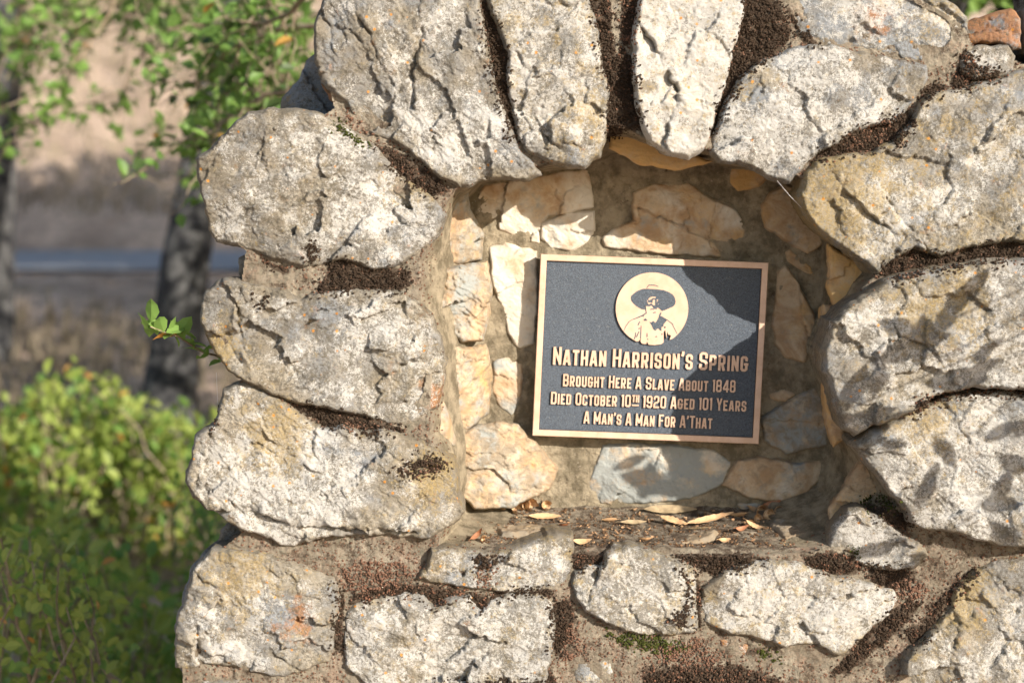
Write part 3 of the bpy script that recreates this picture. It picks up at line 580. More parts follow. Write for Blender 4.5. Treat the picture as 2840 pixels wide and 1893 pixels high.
# mortar: one sheet that runs between the stones and lines the niche
OPEN = roughen(poly_xz([(1030,1175),(1020,1060),(985,1000),(990,880),(996,830),(970,740),(960,690),(970,600),(1000,520),(1045,435),(1150,398),(1300,368),(1400,285),(1500,325),(1600,345),(1660,352),(1780,385),(1870,430),(1930,560),(2012,625),(1935,700),(1893,800),(1920,930),(1978,1010),(2066,1155),(1985,1180),(1915,1250),(1800,1268),(1600,1268),(1400,1268),(1000,1262)], 0.01), .02, .01, 5)
BACK = roughen(poly_xz([(1085,1155),(1105,1000),(1108,800),(1105,620),(1075,520),(1072,470),(1105,420),(1350,382),(1450,345),(1600,372),(1760,400),(1845,440),(1885,545),(1885,800),(1895,1000),(1870,1110),(1700,1170),(1300,1172)], YB), .02, .01, 6)
OUT = poly_xz([(790,-300),(752,-60),(758,195),(770,250),(720,285),(640,280),(560,300),(490,370),(500,520),(570,575),(560,640),(510,670),(500,790),(560,870),(530,900),(480,1000),(460,1110),(560,1215),(500,1262),(455,1300),(425,1400),(425,1540),(440,1900),(2640,1900),(2640,150),(2440,150),(2335,150),(2290,120),(2228,112),(2205,60),(2120,10),(2000,-60),(1700,-300)], 0.02)
X, Z = np.meshgrid(gx, gz)
ino = inside(X, Z, OPEN); do, _, _ = seg_dist(X, Z, OPEN); inb = inside(X, Z, BACK); db, _, _ = seg_dist(X, Z, BACK)
t = np.where(ino, np.where(inb, 1.0, do / (do + db + 1e-6)), 0.0)
t = sstep(0, 1, t) * .5 + t * .5
lump = fbm(X, Z, .06, 4, 21, .55); cr_ = fbm(X, Z, .016, 4, 25, .65)
crumb = 1 - np.abs(fbm(X, Z, .011, 3, 29, .7)) * 2
rgh = 1 - .6 * t
tt = np.clip(t, 0, 1) ** .72
YM = -.013 + (YB + .005) * tt + (lump * .010 + cr_ * .0045 * rgh - crumb * .0022 * rgh)
near, _, _ = seg_dist(X, Z, BACK)
mask = inside(X, Z, OUT) & (COVER < .035)
cell = mask[:-1, :-1] & mask[1:, :-1] & mask[:-1, 1:] & mask[1:, 1:]
use = np.zeros(X.shape, bool)
for a in (slice(None, -1), slice(1, None)):
    for b in (slice(None, -1), slice(1, None)): use[a, b] |= cell
idx = np.full(X.shape, -1); idx[use] = np.arange(use.sum())
J, I = np.nonzero(cell)
F = np.stack([idx[J, I], idx[J, I + 1], idx[J + 1, I + 1], idx[J + 1, I]], 1)
V = np.stack([X[use], YM[use], Z[use]], 1)
m = np.zeros((len(V), 4)); n = np.zeros((len(V), 4)); m[:, 3] = n[:, 3] = 1
m[:, 2] = np.clip(t[use] * 9, 0, 1); n[:, 0] = .25 * (1 - m[:, 2]); m[:, 0] = .2
q = at(1480, 1475, 0)
m[:, 1] = np.exp(-(((V[:, 0] - q[0]) / .09) ** 2 + ((V[:, 2] - q[2]) / .03) ** 2)) * .6
for p9 in MP:
    pp = roughen(poly_xz(p9, 0.0), .008, .006, 4); bb = (V[:, 0] > pp[:, 0].min() - .01) & (V[:, 0] < pp[:, 0].max() + .01) & (V[:, 2] > pp[:, 1].min() - .01) & (V[:, 2] < pp[:, 1].max() + .01)
    ix = np.nonzero(bb)[0]
    if len(ix):
        d9, _, _ = seg_dist(V[ix, 0], V[ix, 2], pp); i9 = inside(V[ix, 0], V[ix, 2], pp); n[ix, 0] = np.maximum(n[ix, 0], np.where(i9, np.clip(.55 + d9 / .008, 0, 1.1), np.clip(.55 - d9 / .008, 0, 1)))
mesh_obj('mortar', V, F, M_MORTAR, wall, attrs={'m': m, 'n': n})
SURF = np.where(inside(X, Z, OUT), np.minimum(SURF, YM), SURF)
def surf(x, z):
    i = int(round((x - GX0) / ST)); j = int(round((z - GZ0) / ST))
    if 0 <= i < NX and 0 <= j < NZ: return SURF[j, i]
    return 9.0

# the body of the wall behind its face, as thick as the wall is
def prism(poly, y0, y1, name, mat, parent, seed=1, rows=10):
    P_ = roughen(poly, .03, .015, seed); k = len(P_); V = []; F = []
    for r_ in range(rows + 1):
        t_ = r_ / rows; y = y0 + (y1 - y0) * t_
        o = fbm(P_[:, 0] + t_ * .8, P_[:, 1] - t_ * .5, .09, 3, seed + 3) * .02
        c = P_.mean(0); d = P_ - c; d /= np.linalg.norm(d, axis=1)[:, None]
        q_ = P_ + d * o[:, None]
        V += [(a, y, b) for a, b in q_]
        if r_: F += [((r_ - 1) * k + i, (r_ - 1) * k + (i + 1) % k, r_ * k + (i + 1) % k, r_ * k + i) for i in range(k)]
    F.append(list(range(k))[::-1]); F.append([rows * k + i for i in range(k)])
    V = np.array(V); m = np.zeros((len(V), 4)); n = m.copy(); n[:, 0] = .3
    return mesh_obj(name, V, F, mat, parent, attrs={'m': m, 'n': n})
c0 = OUT.mean(0)
core = poly_xz([(800,-290),(775,-60),(790,200),(800,270),(740,300),(640,300),(580,330),(520,390),(530,520),(600,590),(590,640),(540,690),(530,790),(590,870),(560,920),(510,1000),(500,1110),(590,1210),(540,1280),(490,1320),(460,1400),(450,1500),(440,1900),(440,2700),(4200,2700),(4200,260),(3000,180),(2440,160),(2330,170),(2230,125),(2200,80),(2120,20),(2000,-40),(1700,-280)], 0.02)
prism(core, .30, .62, 'wall_core', M_MORTAR, wall, 3)
ringp = [p for p in OUT]
k = len(ringp)
Ro = roughen(np.array(ringp), .02, .008, 8); k = len(Ro); rows = 8; V = []; F = []
for r_ in range(rows + 1):
    y = .012 + .33 * r_ / rows
    o = fbm(Ro[:, 0] + r_ * .05, Ro[:, 1] - r_ * .04, .05, 4, 12) * .012
    d = Ro - Ro.mean(0); d /= np.linalg.norm(d, axis=1)[:, None]
    q_ = Ro + d * (o[:, None] - .004)
    V += [(a, y, b) for a, b in q_]
    if r_: F += [((r_ - 1) * k + i, (r_ - 1) * k + (i + 1) % k, r_ * k + (i + 1) % k, r_ * k + i) for i in range(k)]
V = np.array(V); m = np.zeros((len(V), 4)); n = m.copy(); n[:, 0] = .4
mesh_obj('mortar_edge', V, F, M_MORTAR, wall, attrs={'m': m, 'n': n})

# the floor of the niche
zf0 = at(1500, 1262, 0.0)[2]; zf1 = at(1500, 1166, YB)[2]
def floor_z(x, y):
    x = np.asarray(x, float); y = np.asarray(y, float)
    b = zf0 - .004 + (zf1 - zf0) * np.clip((y + .02) / (YB + .02), -.3, 1.1)
    return b + fbm(x, y, .07, 4, 31) * .007 + fbm(x, y, .015, 4, 33, .6) * .003 + sstep(.19, .25, y) * .012 - sstep(.012, -.03, y) * .03 if False else b + fbm(x, y, .07, 4, 31) * .007 + fbm(x, y, .015, 4, 33, .6) * .003 + sstep(.19, .25, y) * .012 - (1 - sstep(-.03, .008, y + fbm(x, y, .06, 4, 61) * .016)) * .022
xl = at(1000, 1200, .05)[0]; xr = at(2030, 1200, .05)[0]
fx = np.arange(xl, xr, .0025); fy = np.arange(-.008, .262, .0025)
FXg, FYg = np.meshgrid(fx, fy); FZ = floor_z(FXg, FYg)
V = np.stack([FXg.ravel(), FYg.ravel(), FZ.ravel()], 1); nx = len(fx); ny = len(fy)
jj, ii = np.meshgrid(np.arange(ny - 1), np.arange(nx - 1), indexing='ij'); a = (jj * nx + ii).ravel()
F = np.stack([a, a + 1, a + nx + 1, a + nx], 1)
m = np.zeros((len(V), 4)); n = m.copy(); m[:, 2] = .15; n[:, 0] = .45 + .4 * fbm(V[:, 0], V[:, 1], .05, 3, 39); m[:, 0] = .3
mesh_obj('niche_floor', V, F, M_MORTAR, wall, attrs={'m': m, 'n': n})
def on_floor(dx, dy):
    lo, hi = 0.0, .245
    for _ in range(24):
        mid = (lo + hi) / 2; p = at(dx, dy, mid)
        if p[2] > float(floor_z(p[0], mid)): lo = mid
        else: hi = mid
    p = at(dx, dy, lo); return np.array([p[0], lo, float(floor_z(p[0], lo))])
for k, (pts, P) in enumerate([
    ([(1125,1196),(1180,1184),(1240,1204),(1262,1222),(1215,1236),(1150,1232)], dict(W=.3, F=.012)),
    ([(1440,1232),(1560,1222),(1650,1226),(1640,1244),(1500,1250)], dict(W=.1, F=.008)),
    ([(1650,1222),(1700,1196),(1760,1190),(1770,1215),(1720,1238),(1660,1240)], dict(W=.1, F=.012)),
    ([(1765,1212),(1800,1186),(1860,1176),(1885,1200),(1870,1235),(1800,1240)], dict(W=.0, F=.022))]):
    pl = np.array([on_floor(a, b)[:2] for a, b in pts]); zc = np.mean([on_floor(a, b)[2] for a, b in pts])
    GXs, GZs = GX0, GZ0
    P = dict(P); P.update(Y=float(zc) - .006, R=.012, dep=.02, ru=.9, k=5, T=.9, B=.5); P['W'] = -.3
    build_stone(pl, P, 5001 + k * 17, M_INNER, frame='up', name='stone')

# stones beyond the frame, so the wall goes on when one steps aside
def blob(cx, cz, rx, rz, seed):
    r = random.Random(seed); n_ = 11
    return np.array([[cx + rx * math.cos(a) * r.uniform(.82, 1.08) * (abs(math.cos(a)) + .35) ** -.25, cz + rz * math.sin(a) * r.uniform(.85, 1.08) * (abs(math.sin(a)) + .35) ** -.25] for a in [i * 2 * math.pi / n_ for i in range(n_)]])
ext = []
ri = random.Random(3)
zz = .12
while zz < .60:
    x = -.52 + ri.uniform(0, .05)
    while x < 2.0:
        wd_ = ri.uniform(.12, .2); ext.append((x + wd_, zz, wd_ * .93, .095)); x += wd_ * 2
    zz += .215
zz = .80
while zz < 1.9:
    x = 1.12
    while x < 2.0:
        wd_ = ri.uniform(.11, .17); ext.append((x + wd_, zz, wd_ * .93, .10)); x += wd_ * 2
    zz += .225
for i, (cx, cz, rx, rz) in enumerate(ext):
    build_stone(blob(cx, cz, rx, rz, 900 + i), dict(F=.04, W=ri.uniform(.3, .7), T=ri.uniform(.1, .5), B=ri.uniform(0, .5), Y=0.01, dep=.12, R=.03), 7000 + i * 13, step=.01)
lowp = np.array([[-.56, -.05], [-.57, .68], [2.05, .68], [2.05, 2.0], [1.0, 2.0], [.99, .62], [.98, .60]])
sheets = [(np.array([[-.55, -.05], [2.05, -.05], [2.05, .64], [-.56, .64]]), 15), (np.array([[.98, .60], [2.05, .60], [2.05, 1.95], [.98, 1.95]]), 16)]
for pl, sd in sheets: prism(pl, .018, .34, 'mortar_backing', M_MORTAR, wall, sd)

# ------------------------------------------------------------------ moss
ICO = None
def ico():
    global ICO
    if ICO is None:
        p = (1 + 5 ** .5) / 2
        v = np.array([(-1, p, 0), (1, p, 0), (-1, -p, 0), (1, -p, 0), (0, -1, p), (0, 1, p), (0, -1, -p), (0, 1, -p), (p, 0, -1), (p, 0, 1), (-p, 0, -1), (-p, 0, 1)], float); v /= np.linalg.norm(v[0])
        f = np.array([(0, 11, 5), (0, 5, 1), (0, 1, 7), (0, 7, 10), (0, 10, 11), (1, 5, 9), (5, 11, 4), (11, 10, 2), (10, 7, 6), (7, 1, 8), (3, 9, 4), (3, 4, 2), (3, 2, 6), (3, 6, 8), (3, 8, 9), (4, 9, 5), (2, 4, 11), (6, 2, 10), (8, 6, 7), (9, 8, 1)])
        ICO = (v, f)
    return ICO
def clumps(C, R, tint, name, mat, parent, seed, jitter=.45):
    v, f = ico(); rs = np.random.RandomState(seed); n_ = len(C)
    k = rs.uniform(1 - jitter, 1 + jitter, (n_, 12, 1)); st_ = rs.uniform(.6, 1.3, (n_, 1, 3))
    V = C[:, None, :] + v[None] * k * st_ * R[:, None, None]
    F = (f[None] + (np.arange(n_) * 12)[:, None, None]).reshape(-1, 3)
    o = mesh_obj(name, V.reshape(-1, 3), F, mat, parent, smooth=False, attrs={'tint': np.repeat(tint, 12)})
    o['kind'] = 'stuff'; return o
def moss(pts, seed, mat=None, dens=1.0, r0=.0011, r1=.0026, tint=.4, thick=.004, name='moss_patch', edge=.35):
    pl = roughen(poly_xz(pts, 0.0), .008, .009, seed); rs = np.random.RandomState(seed)
    lo = pl.min(0) - .005; hi = pl.max(0) + .005; n_ = int((hi[0] - lo[0]) * (hi[1] - lo[1]) / (.0026 ** 2) * dens)
    q_ = rs.rand(n_, 2) * (hi - lo) + lo; i_ = inside(q_[:, 0], q_[:, 1], pl); dd, _, _ = seg_dist(q_[:, 0], q_[:, 1], pl)
    nn = fbm(q_[:, 0], q_[:, 1], .02, 3, seed % 50)
    ok = (i_ & (dd + nn * .01 > .0015)) | (~i_ & (dd < .008) & (rs.rand(n_) < edge * .4))
    ok &= fbm(q_[:, 0], q_[:, 1], .035, 3, seed % 41 + 3) > -.33
    q_ = q_[ok]; dd = dd[ok]
    if len(q_) == 0: return
    y = np.array([surf(a, b) for a, b in q_]); g = y < 5; q_, y, dd = q_[g], y[g], dd[g]
    # cushions: thicker in the middle of the patch, lumpy
    cush = np.clip(dd / .012, 0, 1) * (.55 + .9 * fbm(q_[:, 0], q_[:, 1], .016, 2, seed % 31)) * thick
    C = np.stack([q_[:, 0], y - cush - .0005, q_[:, 1]], 1)
    clumps(C, rs.uniform(r0, r1, len(C)), np.clip(tint + rs.uniform(-.35, .35, len(C)), 0, 1), name, mat or M_MOSS, wall, seed)
for k, p in enumerate(MP): moss(p, 300 + k * 7, thick=.006 if k in (0, 1, 3, 9, 18, 20, 21) else .004, tint=.35 + .25 * ((k * 7) % 3) / 2)
PP = [
 [(1440,30),(1462,20),(1462,80),(1445,110),(1436,70)],
 [(1420,150),(1450,140),(1460,180),(1430,180)],
 [(2040,618),(2080,590),(2100,600),(2085,630),(2050,640)],
 [(1990,285),(2050,268),(2040,310),(1990,340),(1930,350),(1960,320)],
 [(770,960),(830,965),(870,985),(800,985)],
 [(930,1075),(990,1060),(1010,1072),(960,1090)],
 [(850,240),(800,260),(840,300),(870,330),(830,300),(780,260)],
 [(1500,1470),(1600,1465),(1680,1500),(1620,1530),(1500,1520)],
 [(1290,1420),(1330,1430),(1340,1500),(1290,1520)],
 [(2020,1330),(2080,1310),(2140,1350),(2090,1380),(2060,1365)],
 [(780,1290),(930,1280),(960,1320),(880,1355),(790,1350)],
 [(1095,1305),(1140,1300),(1130,1340),(1095,1335)],
]
for k, p in enumerate(PP): moss(p, 800 + k * 7, M_MOSSP, dens=.5, tint=.4, thick=.003)
for k, p in enumerate([[(1395,1448),(1440,1446),(1530,1462),(1590,1480),(1560,1500),(1480,1495),(1420,1475)], [(760,275),(790,285),(830,320),(850,335),(800,320),(765,290)], [(1730,1480),(1770,1490),(1790,1510),(1750,1510)],
                       [(2040,1140),(2060,1165),(2020,1175),(1980,1168),(1990,1150)], [(1935,1265),(1975,1245),(1965,1275)]]):
    moss(p, 950 + k * 7, M_MOSSG, dens=.8, tint=.4, thick=.003)
# crumbs of mortar scattered over the joints
rs = np.random.RandomState(77)
C = []
while len(C) < 5200:
    x = rs.uniform(-.6, .96); z = rs.uniform(.66, 1.93); i = int((x - GX0) / ST); j = int((z - GZ0) / ST)
    if COVER[j, i] < .004 and SURF[j, i] < .06 and t[j, i] < .2 and inside(np.array([x]), np.array([z]), OUT)[0]: C.append((x, SURF[j, i] - .0005, z))
C = np.array(C); clumps(C, rs.uniform(.0009, .0022, len(C)), rs.rand(len(C)), 'mortar_crumbs', M_MOSSP, wall, 5)

# ------------------------------------------------------------------ plaque
TH = math.radians(2.15)
YP = .192
plq = empty('plaque', tuple(at(1492 , 800, YP)), 'bronze memorial plaque with dark blue field and raised lettering in the niche', 'plaque')
s = N('polished_bronze')
g1 = s.noise(3, 2, .5, 1, vec=s.scalevec((1, 1, 260)))
c9 = s.mix(s.ramp(s.noise(40, 4, .6, 3), .35, .65), (0.59, 0.385, 0.265), (0.67, 0.455, 0.33))
c9 = s.mix(s.ramp(s.noise(26, 6, .8, 8), .56, .74, 0, .5), c9, (0.30, 0.17, 0.10)); c9 = s.mix(s.ramp(s.noise(500, 3, .7, 9), .66, .72, 0, .6), c9, (0.16, 0.09, 0.05))
s.bsdf(c9, .42, s.bump(g1, .0004, .3), metal=.0, spec=.5); M_BR = s.m
s = N('bronze_edge'); s.bsdf(s.mix(s.noise(200, 3, .6, 2), (.035, .022, .014), (.13, .075, .04)), .6, metal=.3); M_BE = s.m
s = N('dark_blue_leatherette')
wv = s.voro(330, 'DISTANCE_TO_EDGE'); f_ = s.noise(560, 3, .6, 3, 1.4); d_ = s.noise(95, 4, .75, 4)
base = s.mix(s.ramp(f_, .4, .62), (0.034, 0.043, 0.058), (0.100, 0.122, 0.152))
sc_ = s.math('MULTIPLY', s.ramp(s.noise(330, 4, .7, 7, 2.5), .60, .68), s.ramp(d_, .42, .62))
base = s.mix(s.math('MULTIPLY', sc_, .8), base, (0.50, 0.44, 0.34))
s.bsdf(base, .5, s.bump(f_, .0016, .8), metal=0.0, spec=.45); M_FD = s.m

pc = at((1497 + 2128 + 1475 + 2108) / 4 / K, (704 + 726 + 1208 + 1232) / 4 / K, YP)   # centre of the plaque
PXM = (YP - CAM[1]) / FPX                      # metres per photo pixel on the plaque
PW, PH = 631 * PXM, 505 * PXM
SH = math.tan(math.radians(.45))
def pl(u, v, w_):
    """plaque coordinates (right, up, out) in metres to the world"""
    c_, s_ = math.cos(TH), math.sin(TH)
    u2 = u + v * SH
    return (pc[0] + u2 * c_ + v * s_, YP - w_, pc[2] - u2 * s_ + v * c_)
def zpx(zx, zy):
    """2.8x close-up of the photograph (origin 1480, 690) to plaque coordinates"""
    px = 1480 + zx / 2.8; py = 690 + zy / 2.8
    q_ = at(px / K, py / K, YP); dx = q_[0] - pc[0]; dz = q_[2] - pc[2]
    c_, s_ = math.cos(TH), math.sin(TH)
    u = dx * c_ - dz * s_; v = dx * s_ + dz * c_
    return u - v * SH, v
def slab(outline, w0, w1, name, mat, parent, side=None, bevel=0.0, local=True):
    """outline (u, v) list counter-clockwise, extruded out of the plaque"""
    k = len(outline); V = []; 
    o = np.array(outline, float)
    V += [pl(a, b, w0) for a, b in o]
    V += [pl(a, b, w1) for a, b in o]
    F = [[k + i for i in range(k)]] + [[i, (i + 1) % k, k + (i + 1) % k, k + i] for i in range(k)]
    ob = mesh_obj(name, V, F, mat, parent, smooth=False)
    if side:
        ob.data.materials.append(side)
        for p in ob.data.polygons[1:]: p.material_index = 1
    return ob
hw, hh = PW / 2, PH / 2; fr = 17.5 * PXM
# back plate
slab([(-hw + .001, -hh + .001), (hw - .001, -hh + .001), (hw - .001, hh - .001), (-hw + .001, hh - .001)], -.022, .003, 'field', M_FD, plq, M_BE)
# raised border, chamfered inside
V = []; rings = [(0, -.002), (0, .0082), (.0012, .0095), (fr - .0012, .0095), (fr, .0085), (fr + .0006, .0032)]
for ins_, w_ in rings: V += [pl(a, b, w_) for a, b in ((-hw + ins_, -hh + ins_), (hw - ins_, -hh + ins_), (hw - ins_, hh - ins_), (-hw + ins_, hh - ins_))]
F = []
for r_ in range(len(rings) - 1):
    for i in range(4): F.append([r_ * 4 + i, r_ * 4 + (i + 1) % 4, (r_ + 1) * 4 + (i + 1) % 4, (r_ + 1) * 4 + i])
bo = mesh_obj('border', V, F, M_BR, plq, smooth=False); bo.data.materials.append(M_BE)
for p in bo.data.polygons:
    if p.index < 4 or p.index >= 16: p.material_index = 1
# medallion
mu, mv = zpx(917, 465); mr = 281 / 2.8 * PXM
def arc(cx, cy, rx, ry, a0, a1, n_): return [(cx + rx * math.cos(a0 + (a1 - a0) * i / n_), cy + ry * math.sin(a0 + (a1 - a0) * i / n_)) for i in range(n_ + 1)]
def mz(x, y):  # close-up of the medallion, 6.273x, origin (1680, 730)
    return zpx((1680 + x / 6.273 - 1480) * 2.8, (730 + y / 6.273 - 690) * 2.8)
circ = []
for a in range(0, 360, 4):
    x = 800 + 630 * math.cos(math.radians(a)); y = 785 + 630 * math.sin(math.radians(a))   # image axes, clockwise from the right
    circ.append((x, y, a))
out = [mz(x, y) for x, y, a in circ if not (58 < a < 125)]
ins_at = next(i for i, (x, y, a) in enumerate([c for c in circ if not (58 < c[2] < 125)]) if a >= 125)
cut = [(1105, 1325), (1130, 1245), (1085, 1235), (1065, 1180), (1050, 1300), (1030, 1150), (1002, 1190), (1000, 1370), (960, 1400), (850, 1415), (740, 1410), (712, 1350), (700, 1400), (625, 1390), (600, 1350), (608, 1290), (570, 1350), (530, 1355)]
out = out[:ins_at] + [mz(*c) for c in cut] + out[ins_at:]
out = out[::-1]
md = slab(out, .0028, .0078, 'medallion', M_BR, plq, M_BE)
def engrave(pts, name='portrait_line', lift=.0003):
    o = [mz(*p) for p in pts]; A = sum(o[i][0] * o[(i + 1) % len(o)][1] - o[(i + 1) % len(o)][0] * o[i][1] for i in range(len(o)))
    if A < 0: o = o[::-1]
    k = len(o); V = [pl(a, b, .0078 + lift) for a, b in o]; c_ = np.mean(V, 0)
    V2 = [pl(a, b, .0076) for a, b in o]
    F = [list(range(k))] + [[k + i, k + (i + 1) % k, (i + 1) % k, i] for i in range(k)]
    return mesh_obj(name, V + V2, F, M_FD, md, smooth=False)
def stroke(pts, w_, name='portrait_line'):
    P_ = np.array(pts, float); L = []; R_ = []
    for i in range(len(P_)):
        d = P_[min(i + 1, len(P_) - 1)] - P_[max(i - 1, 0)]; d /= np.linalg.norm(d) + 1e-9; n_ = np.array([-d[1], d[0]])
        ww = w_ * 1.5 * (.45 + .55 * math.sin(math.pi * (i + .5) / len(P_)))
        L.append(P_[i] + n_ * ww / 2); R_.append(P_[i] - n_ * ww / 2)
    return engrave([tuple(p) for p in L + R_[::-1]], name)
hat = [(430,600),(440,560),(480,525),(525,490),(560,470),(640,440),(720,438),(850,445),(1000,462),(1090,495),(1160,540),(1195,590),(1210,660),(1200,710),(1160,750),(1060,795),(975,828),(950,805),(905,768),(885,770),(880,800),(825,780),(800,740),(780,730),(760,745),(700,740),(686,720),(684,800),(620,795),(540,750),(480,700),(440,650)]
engrave(hat, 'portrait_hat')
def emboss(pts, name='portrait_face'):
    o = [mz(*p) for p in pts]; A = sum(o[i][0] * o[(i + 1) % len(o)][1] - o[(i + 1) % len(o)][0] * o[i][1] for i in range(len(o)))
    if A < 0: o = o[::-1]
    k = len(o); V = [pl(a, b, .0085) for a, b in o] + [pl(a, b, .0079) for a, b in o]
    return mesh_obj(name, V, [list(range(k))] + [[k + i, k + (i + 1) % k, (i + 1) % k, i] for i in range(k)], M_BR, md, smooth=False)
emboss([(735,620),(760,590),(800,575),(865,580),(860,600),(815,600),(770,632),(745,640)])
emboss([(805,690),(815,630),(840,625),(850,640),(850,725),(825,728),(800,700),(780,690),(750,712),(735,700),(715,665),(740,675),(780,680)])
emboss([(880,630),(905,628),(905,645),(885,650)]); emboss([(876,658),(895,660),(890,672)]); emboss([(905,690),(915,705),(903,710)])
emboss([(712,640),(730,640),(725,660),(713,655)])
stroke([(705,430),(722,405),(742,376),(800,376),(860,380),(910,402)], 12)
stroke([(684,720),(690,800),(700,860),(640,900),(560,935),(470,970)], 15)
stroke([(465,970),(400,1010),(345,1090),(312,1165)], 9)
engrave([(955,845),(965,860),(945,905),(960,920),(1060,985),(1040,1010),(1010,1045),(1000,1060),(1000,1090),(965,1105),(965,1170),(935,1160),(915,1135),(890,1130),(870,1160),(850,1165),(820,1140),(795,1080),(752,1010),(785,1022),(815,1000),(830,1000),(855,1030),(880,1000),(915,930),(925,880)], 'portrait_collar')
stroke([(960,915),(1070,985),(1155,1050),(1160,1070),(1235,1220)], 10)
engrave([(652,970),(690,952),(722,985),(700,995),(655,990)], 'portrait_collar')
for q_ in ([(815,858),(840,850),(868,848)], [(765,800),(800,790),(840,798)], [(590,1005),(570,1040),(555,1075)], [(610,1080),(605,1200),(600,1300)], [(515,1195),(510,1260),(490,1320)], [(575,1180),(550,1230),(530,1280)],
           [(713,1210),(714,1250),(712,1280)], [(858,1275),(875,1268),(890,1265)], [(580,1115),(575,1130),(573,1145)], [(975,1210),(974,1225),(970,1240)], [(715,1305),(725,1315),(735,1320)], [(640,900),(650,915),(655,925)]):
    stroke(q_, 13)
engrave([(1005,1105),(1015,1092),(1035,1095),(1040,1110),(1028,1124),(1010,1120)], 'portrait_button')

# lettering: stroke-built octagonal condensed capitals
def glyph(ch, tk=.19, w_=.48):
    h = tk / 2; x0 = h; x1 = w_ - h; y0 = h; y1 = 1 - h; c = .075; xm = w_ / 2; ym = .5
    O = [([(x0, y0 + c), (x0, y1 - c), (x0 + c, y1), (x1 - c, y1), (x1, y1 - c), (x1, y0 + c), (x1 - c, y0), (x0 + c, y0)], True)]
    st_ = ([(x0, 0), (x0, 1)], False)
    if ch in 'O0': return O, w_
    if ch == 'D': return [([(x0, y0), (x0, y1), (x1 - c, y1), (x1, y1 - c), (x1, y0 + c), (x1 - c, y0)], True)], w_
    if ch == 'I': return [st_], tk
    if ch == '1': return [([(tk * .95, 0), (tk * .95, 1)], False), ([(0, y1 - .03), (tk * .5, y1 - .03)], False)], tk * 1.45
    if ch == 'N': return [st_, ([(x1, 0), (x1, 1)], False), ([(x0 + .01, 1 - .12), (x1 - .01, .12)], False)], w_
    if ch == 'M': w2 = w_ * 1.22; return [st_, ([(w2 - h, 0), (w2 - h, 1)], False), ([(x0, .9), (w2 / 2, .22)], False), ([(w2 / 2, .22), (w2 - h, .9)], False)], w2
    if ch == 'H': return [st_, ([(x1, 0), (x1, 1)], False), ([(x0, ym), (x1, ym)], False)], w_
    if ch == 'A': w2 = w_ * 1.06; return [([(h * .85, 0), (w2 / 2 - .035, 1)], False), ([(w2 - h * .85, 0), (w2 / 2 + .035, 1)], False), ([(w2 * .28, .27), (w2 * .72, .27)], False)], w2
    if ch == 'T': w2 = w_ * .92; return [([(0, y1), (w2, y1)], False), ([(w2 / 2, 0), (w2 / 2, y1)], False)], w2
    if ch == 'V': return [([(h * .85, 1), (xm - .03, 0)], False), ([(w_ - h * .85, 1), (xm + .03, 0)], False)], w_
    if ch == 'Y': return [([(h * .85, 1), (xm, .42)], False), ([(w_ - h * .85, 1), (xm, .42)], False), ([(xm, 0), (xm, .48)], False)], w_
    if ch == 'E': w2 = w_ * .88; x1 = w2; return [st_, ([(x0, y1), (x1, y1)], False), ([(x0, y0), (x1, y0)], False), ([(x0, ym), (x1 - .08, ym)], False)], w2
    if ch == 'F': w2 = w_ * .88; x1 = w2; return [st_, ([(x0, y1), (x1, y1)], False), ([(x0, ym), (x1 - .06, ym)], False)], w2
    if ch == 'L': w2 = w_ * .85; return [st_, ([(x0, y0), (w2, y0)], False)], w2
    if ch == 'P': return [st_, ([(x0, y1), (x1 - c, y1), (x1, y1 - c), (x1, .40 + c), (x1 - c, .40), (x0, .40)], False)], w_
    if ch == 'R': return [st_, ([(x0, y1), (x1 - c, y1), (x1, y1 - c), (x1, .44 + c), (x1 - c, .44), (x0, .44)], False), ([(xm + .02, .44), (x1 + .005, 0)], False)], w_ * 1.02
    if ch == 'B': return [st_, ([(x0, y1), (x1 - c, y1), (x1 - .01, y1 - c), (x1 - .01, ym + c), (x1 - c, ym), (x0, ym)], False), ([(x0, ym - .004), (x1 - c, ym), (x1, ym - c), (x1, y0 + c), (x1 - c, y0), (x0, y0)], False)], w_
    if ch == 'S': return [([(x1, y1 - .27), (x1, y1 - c), (x1 - c, y1), (x0 + c, y1), (x0, y1 - c), (x0, ym + .09), (x0 + c, ym + .02), (x1 - c, ym - .02), (x1, ym - .09), (x1, y0 + c), (x1 - c, y0), (x0 + c, y0), (x0, y0 + c), (x0, y0 + .27)], False)], w_
    if ch == 'C': return [([(x1, y1 - .27), (x1, y1 - c), (x1 - c, y1), (x0 + c, y1), (x0, y1 - c), (x0, y0 + c), (x0 + c, y0), (x1 - c, y0), (x1, y0 + c), (x1, y0 + .27)], False)], w_
    if ch == 'G': return [([(x1, y1 - .25), (x1, y1 - c), (x1 - c, y1), (x0 + c, y1), (x0, y1 - c), (x0, y0 + c), (x0 + c, y0), (x1 - c, y0), (x1, y0 + c), (x1, .5)], False), ([(xm - .01, .47), (w_ + .05, .47)], False)], w_ * 1.05
    if ch == 'U': return [([(x0, 1), (x0, y0 + c), (x0 + c, y0), (x1 - c, y0), (x1, y0 + c), (x1, 1)], False)], w_
    if ch == '8': return [([(x0 + .01, ym + c), (x0 + .01, y1 - c), (x0 + c, y1), (x1 - c, y1), (x1 - .01, y1 - c), (x1 - .01, ym + c), (x1 - c, ym), (x0 + c, ym)], True), ([(x0, y0 + c), (x0, ym - c), (x0 + c, ym), (x1 - c, ym), (x1, ym - c), (x1, y0 + c), (x1 - c, y0), (x0 + c, y0)], True)], w_
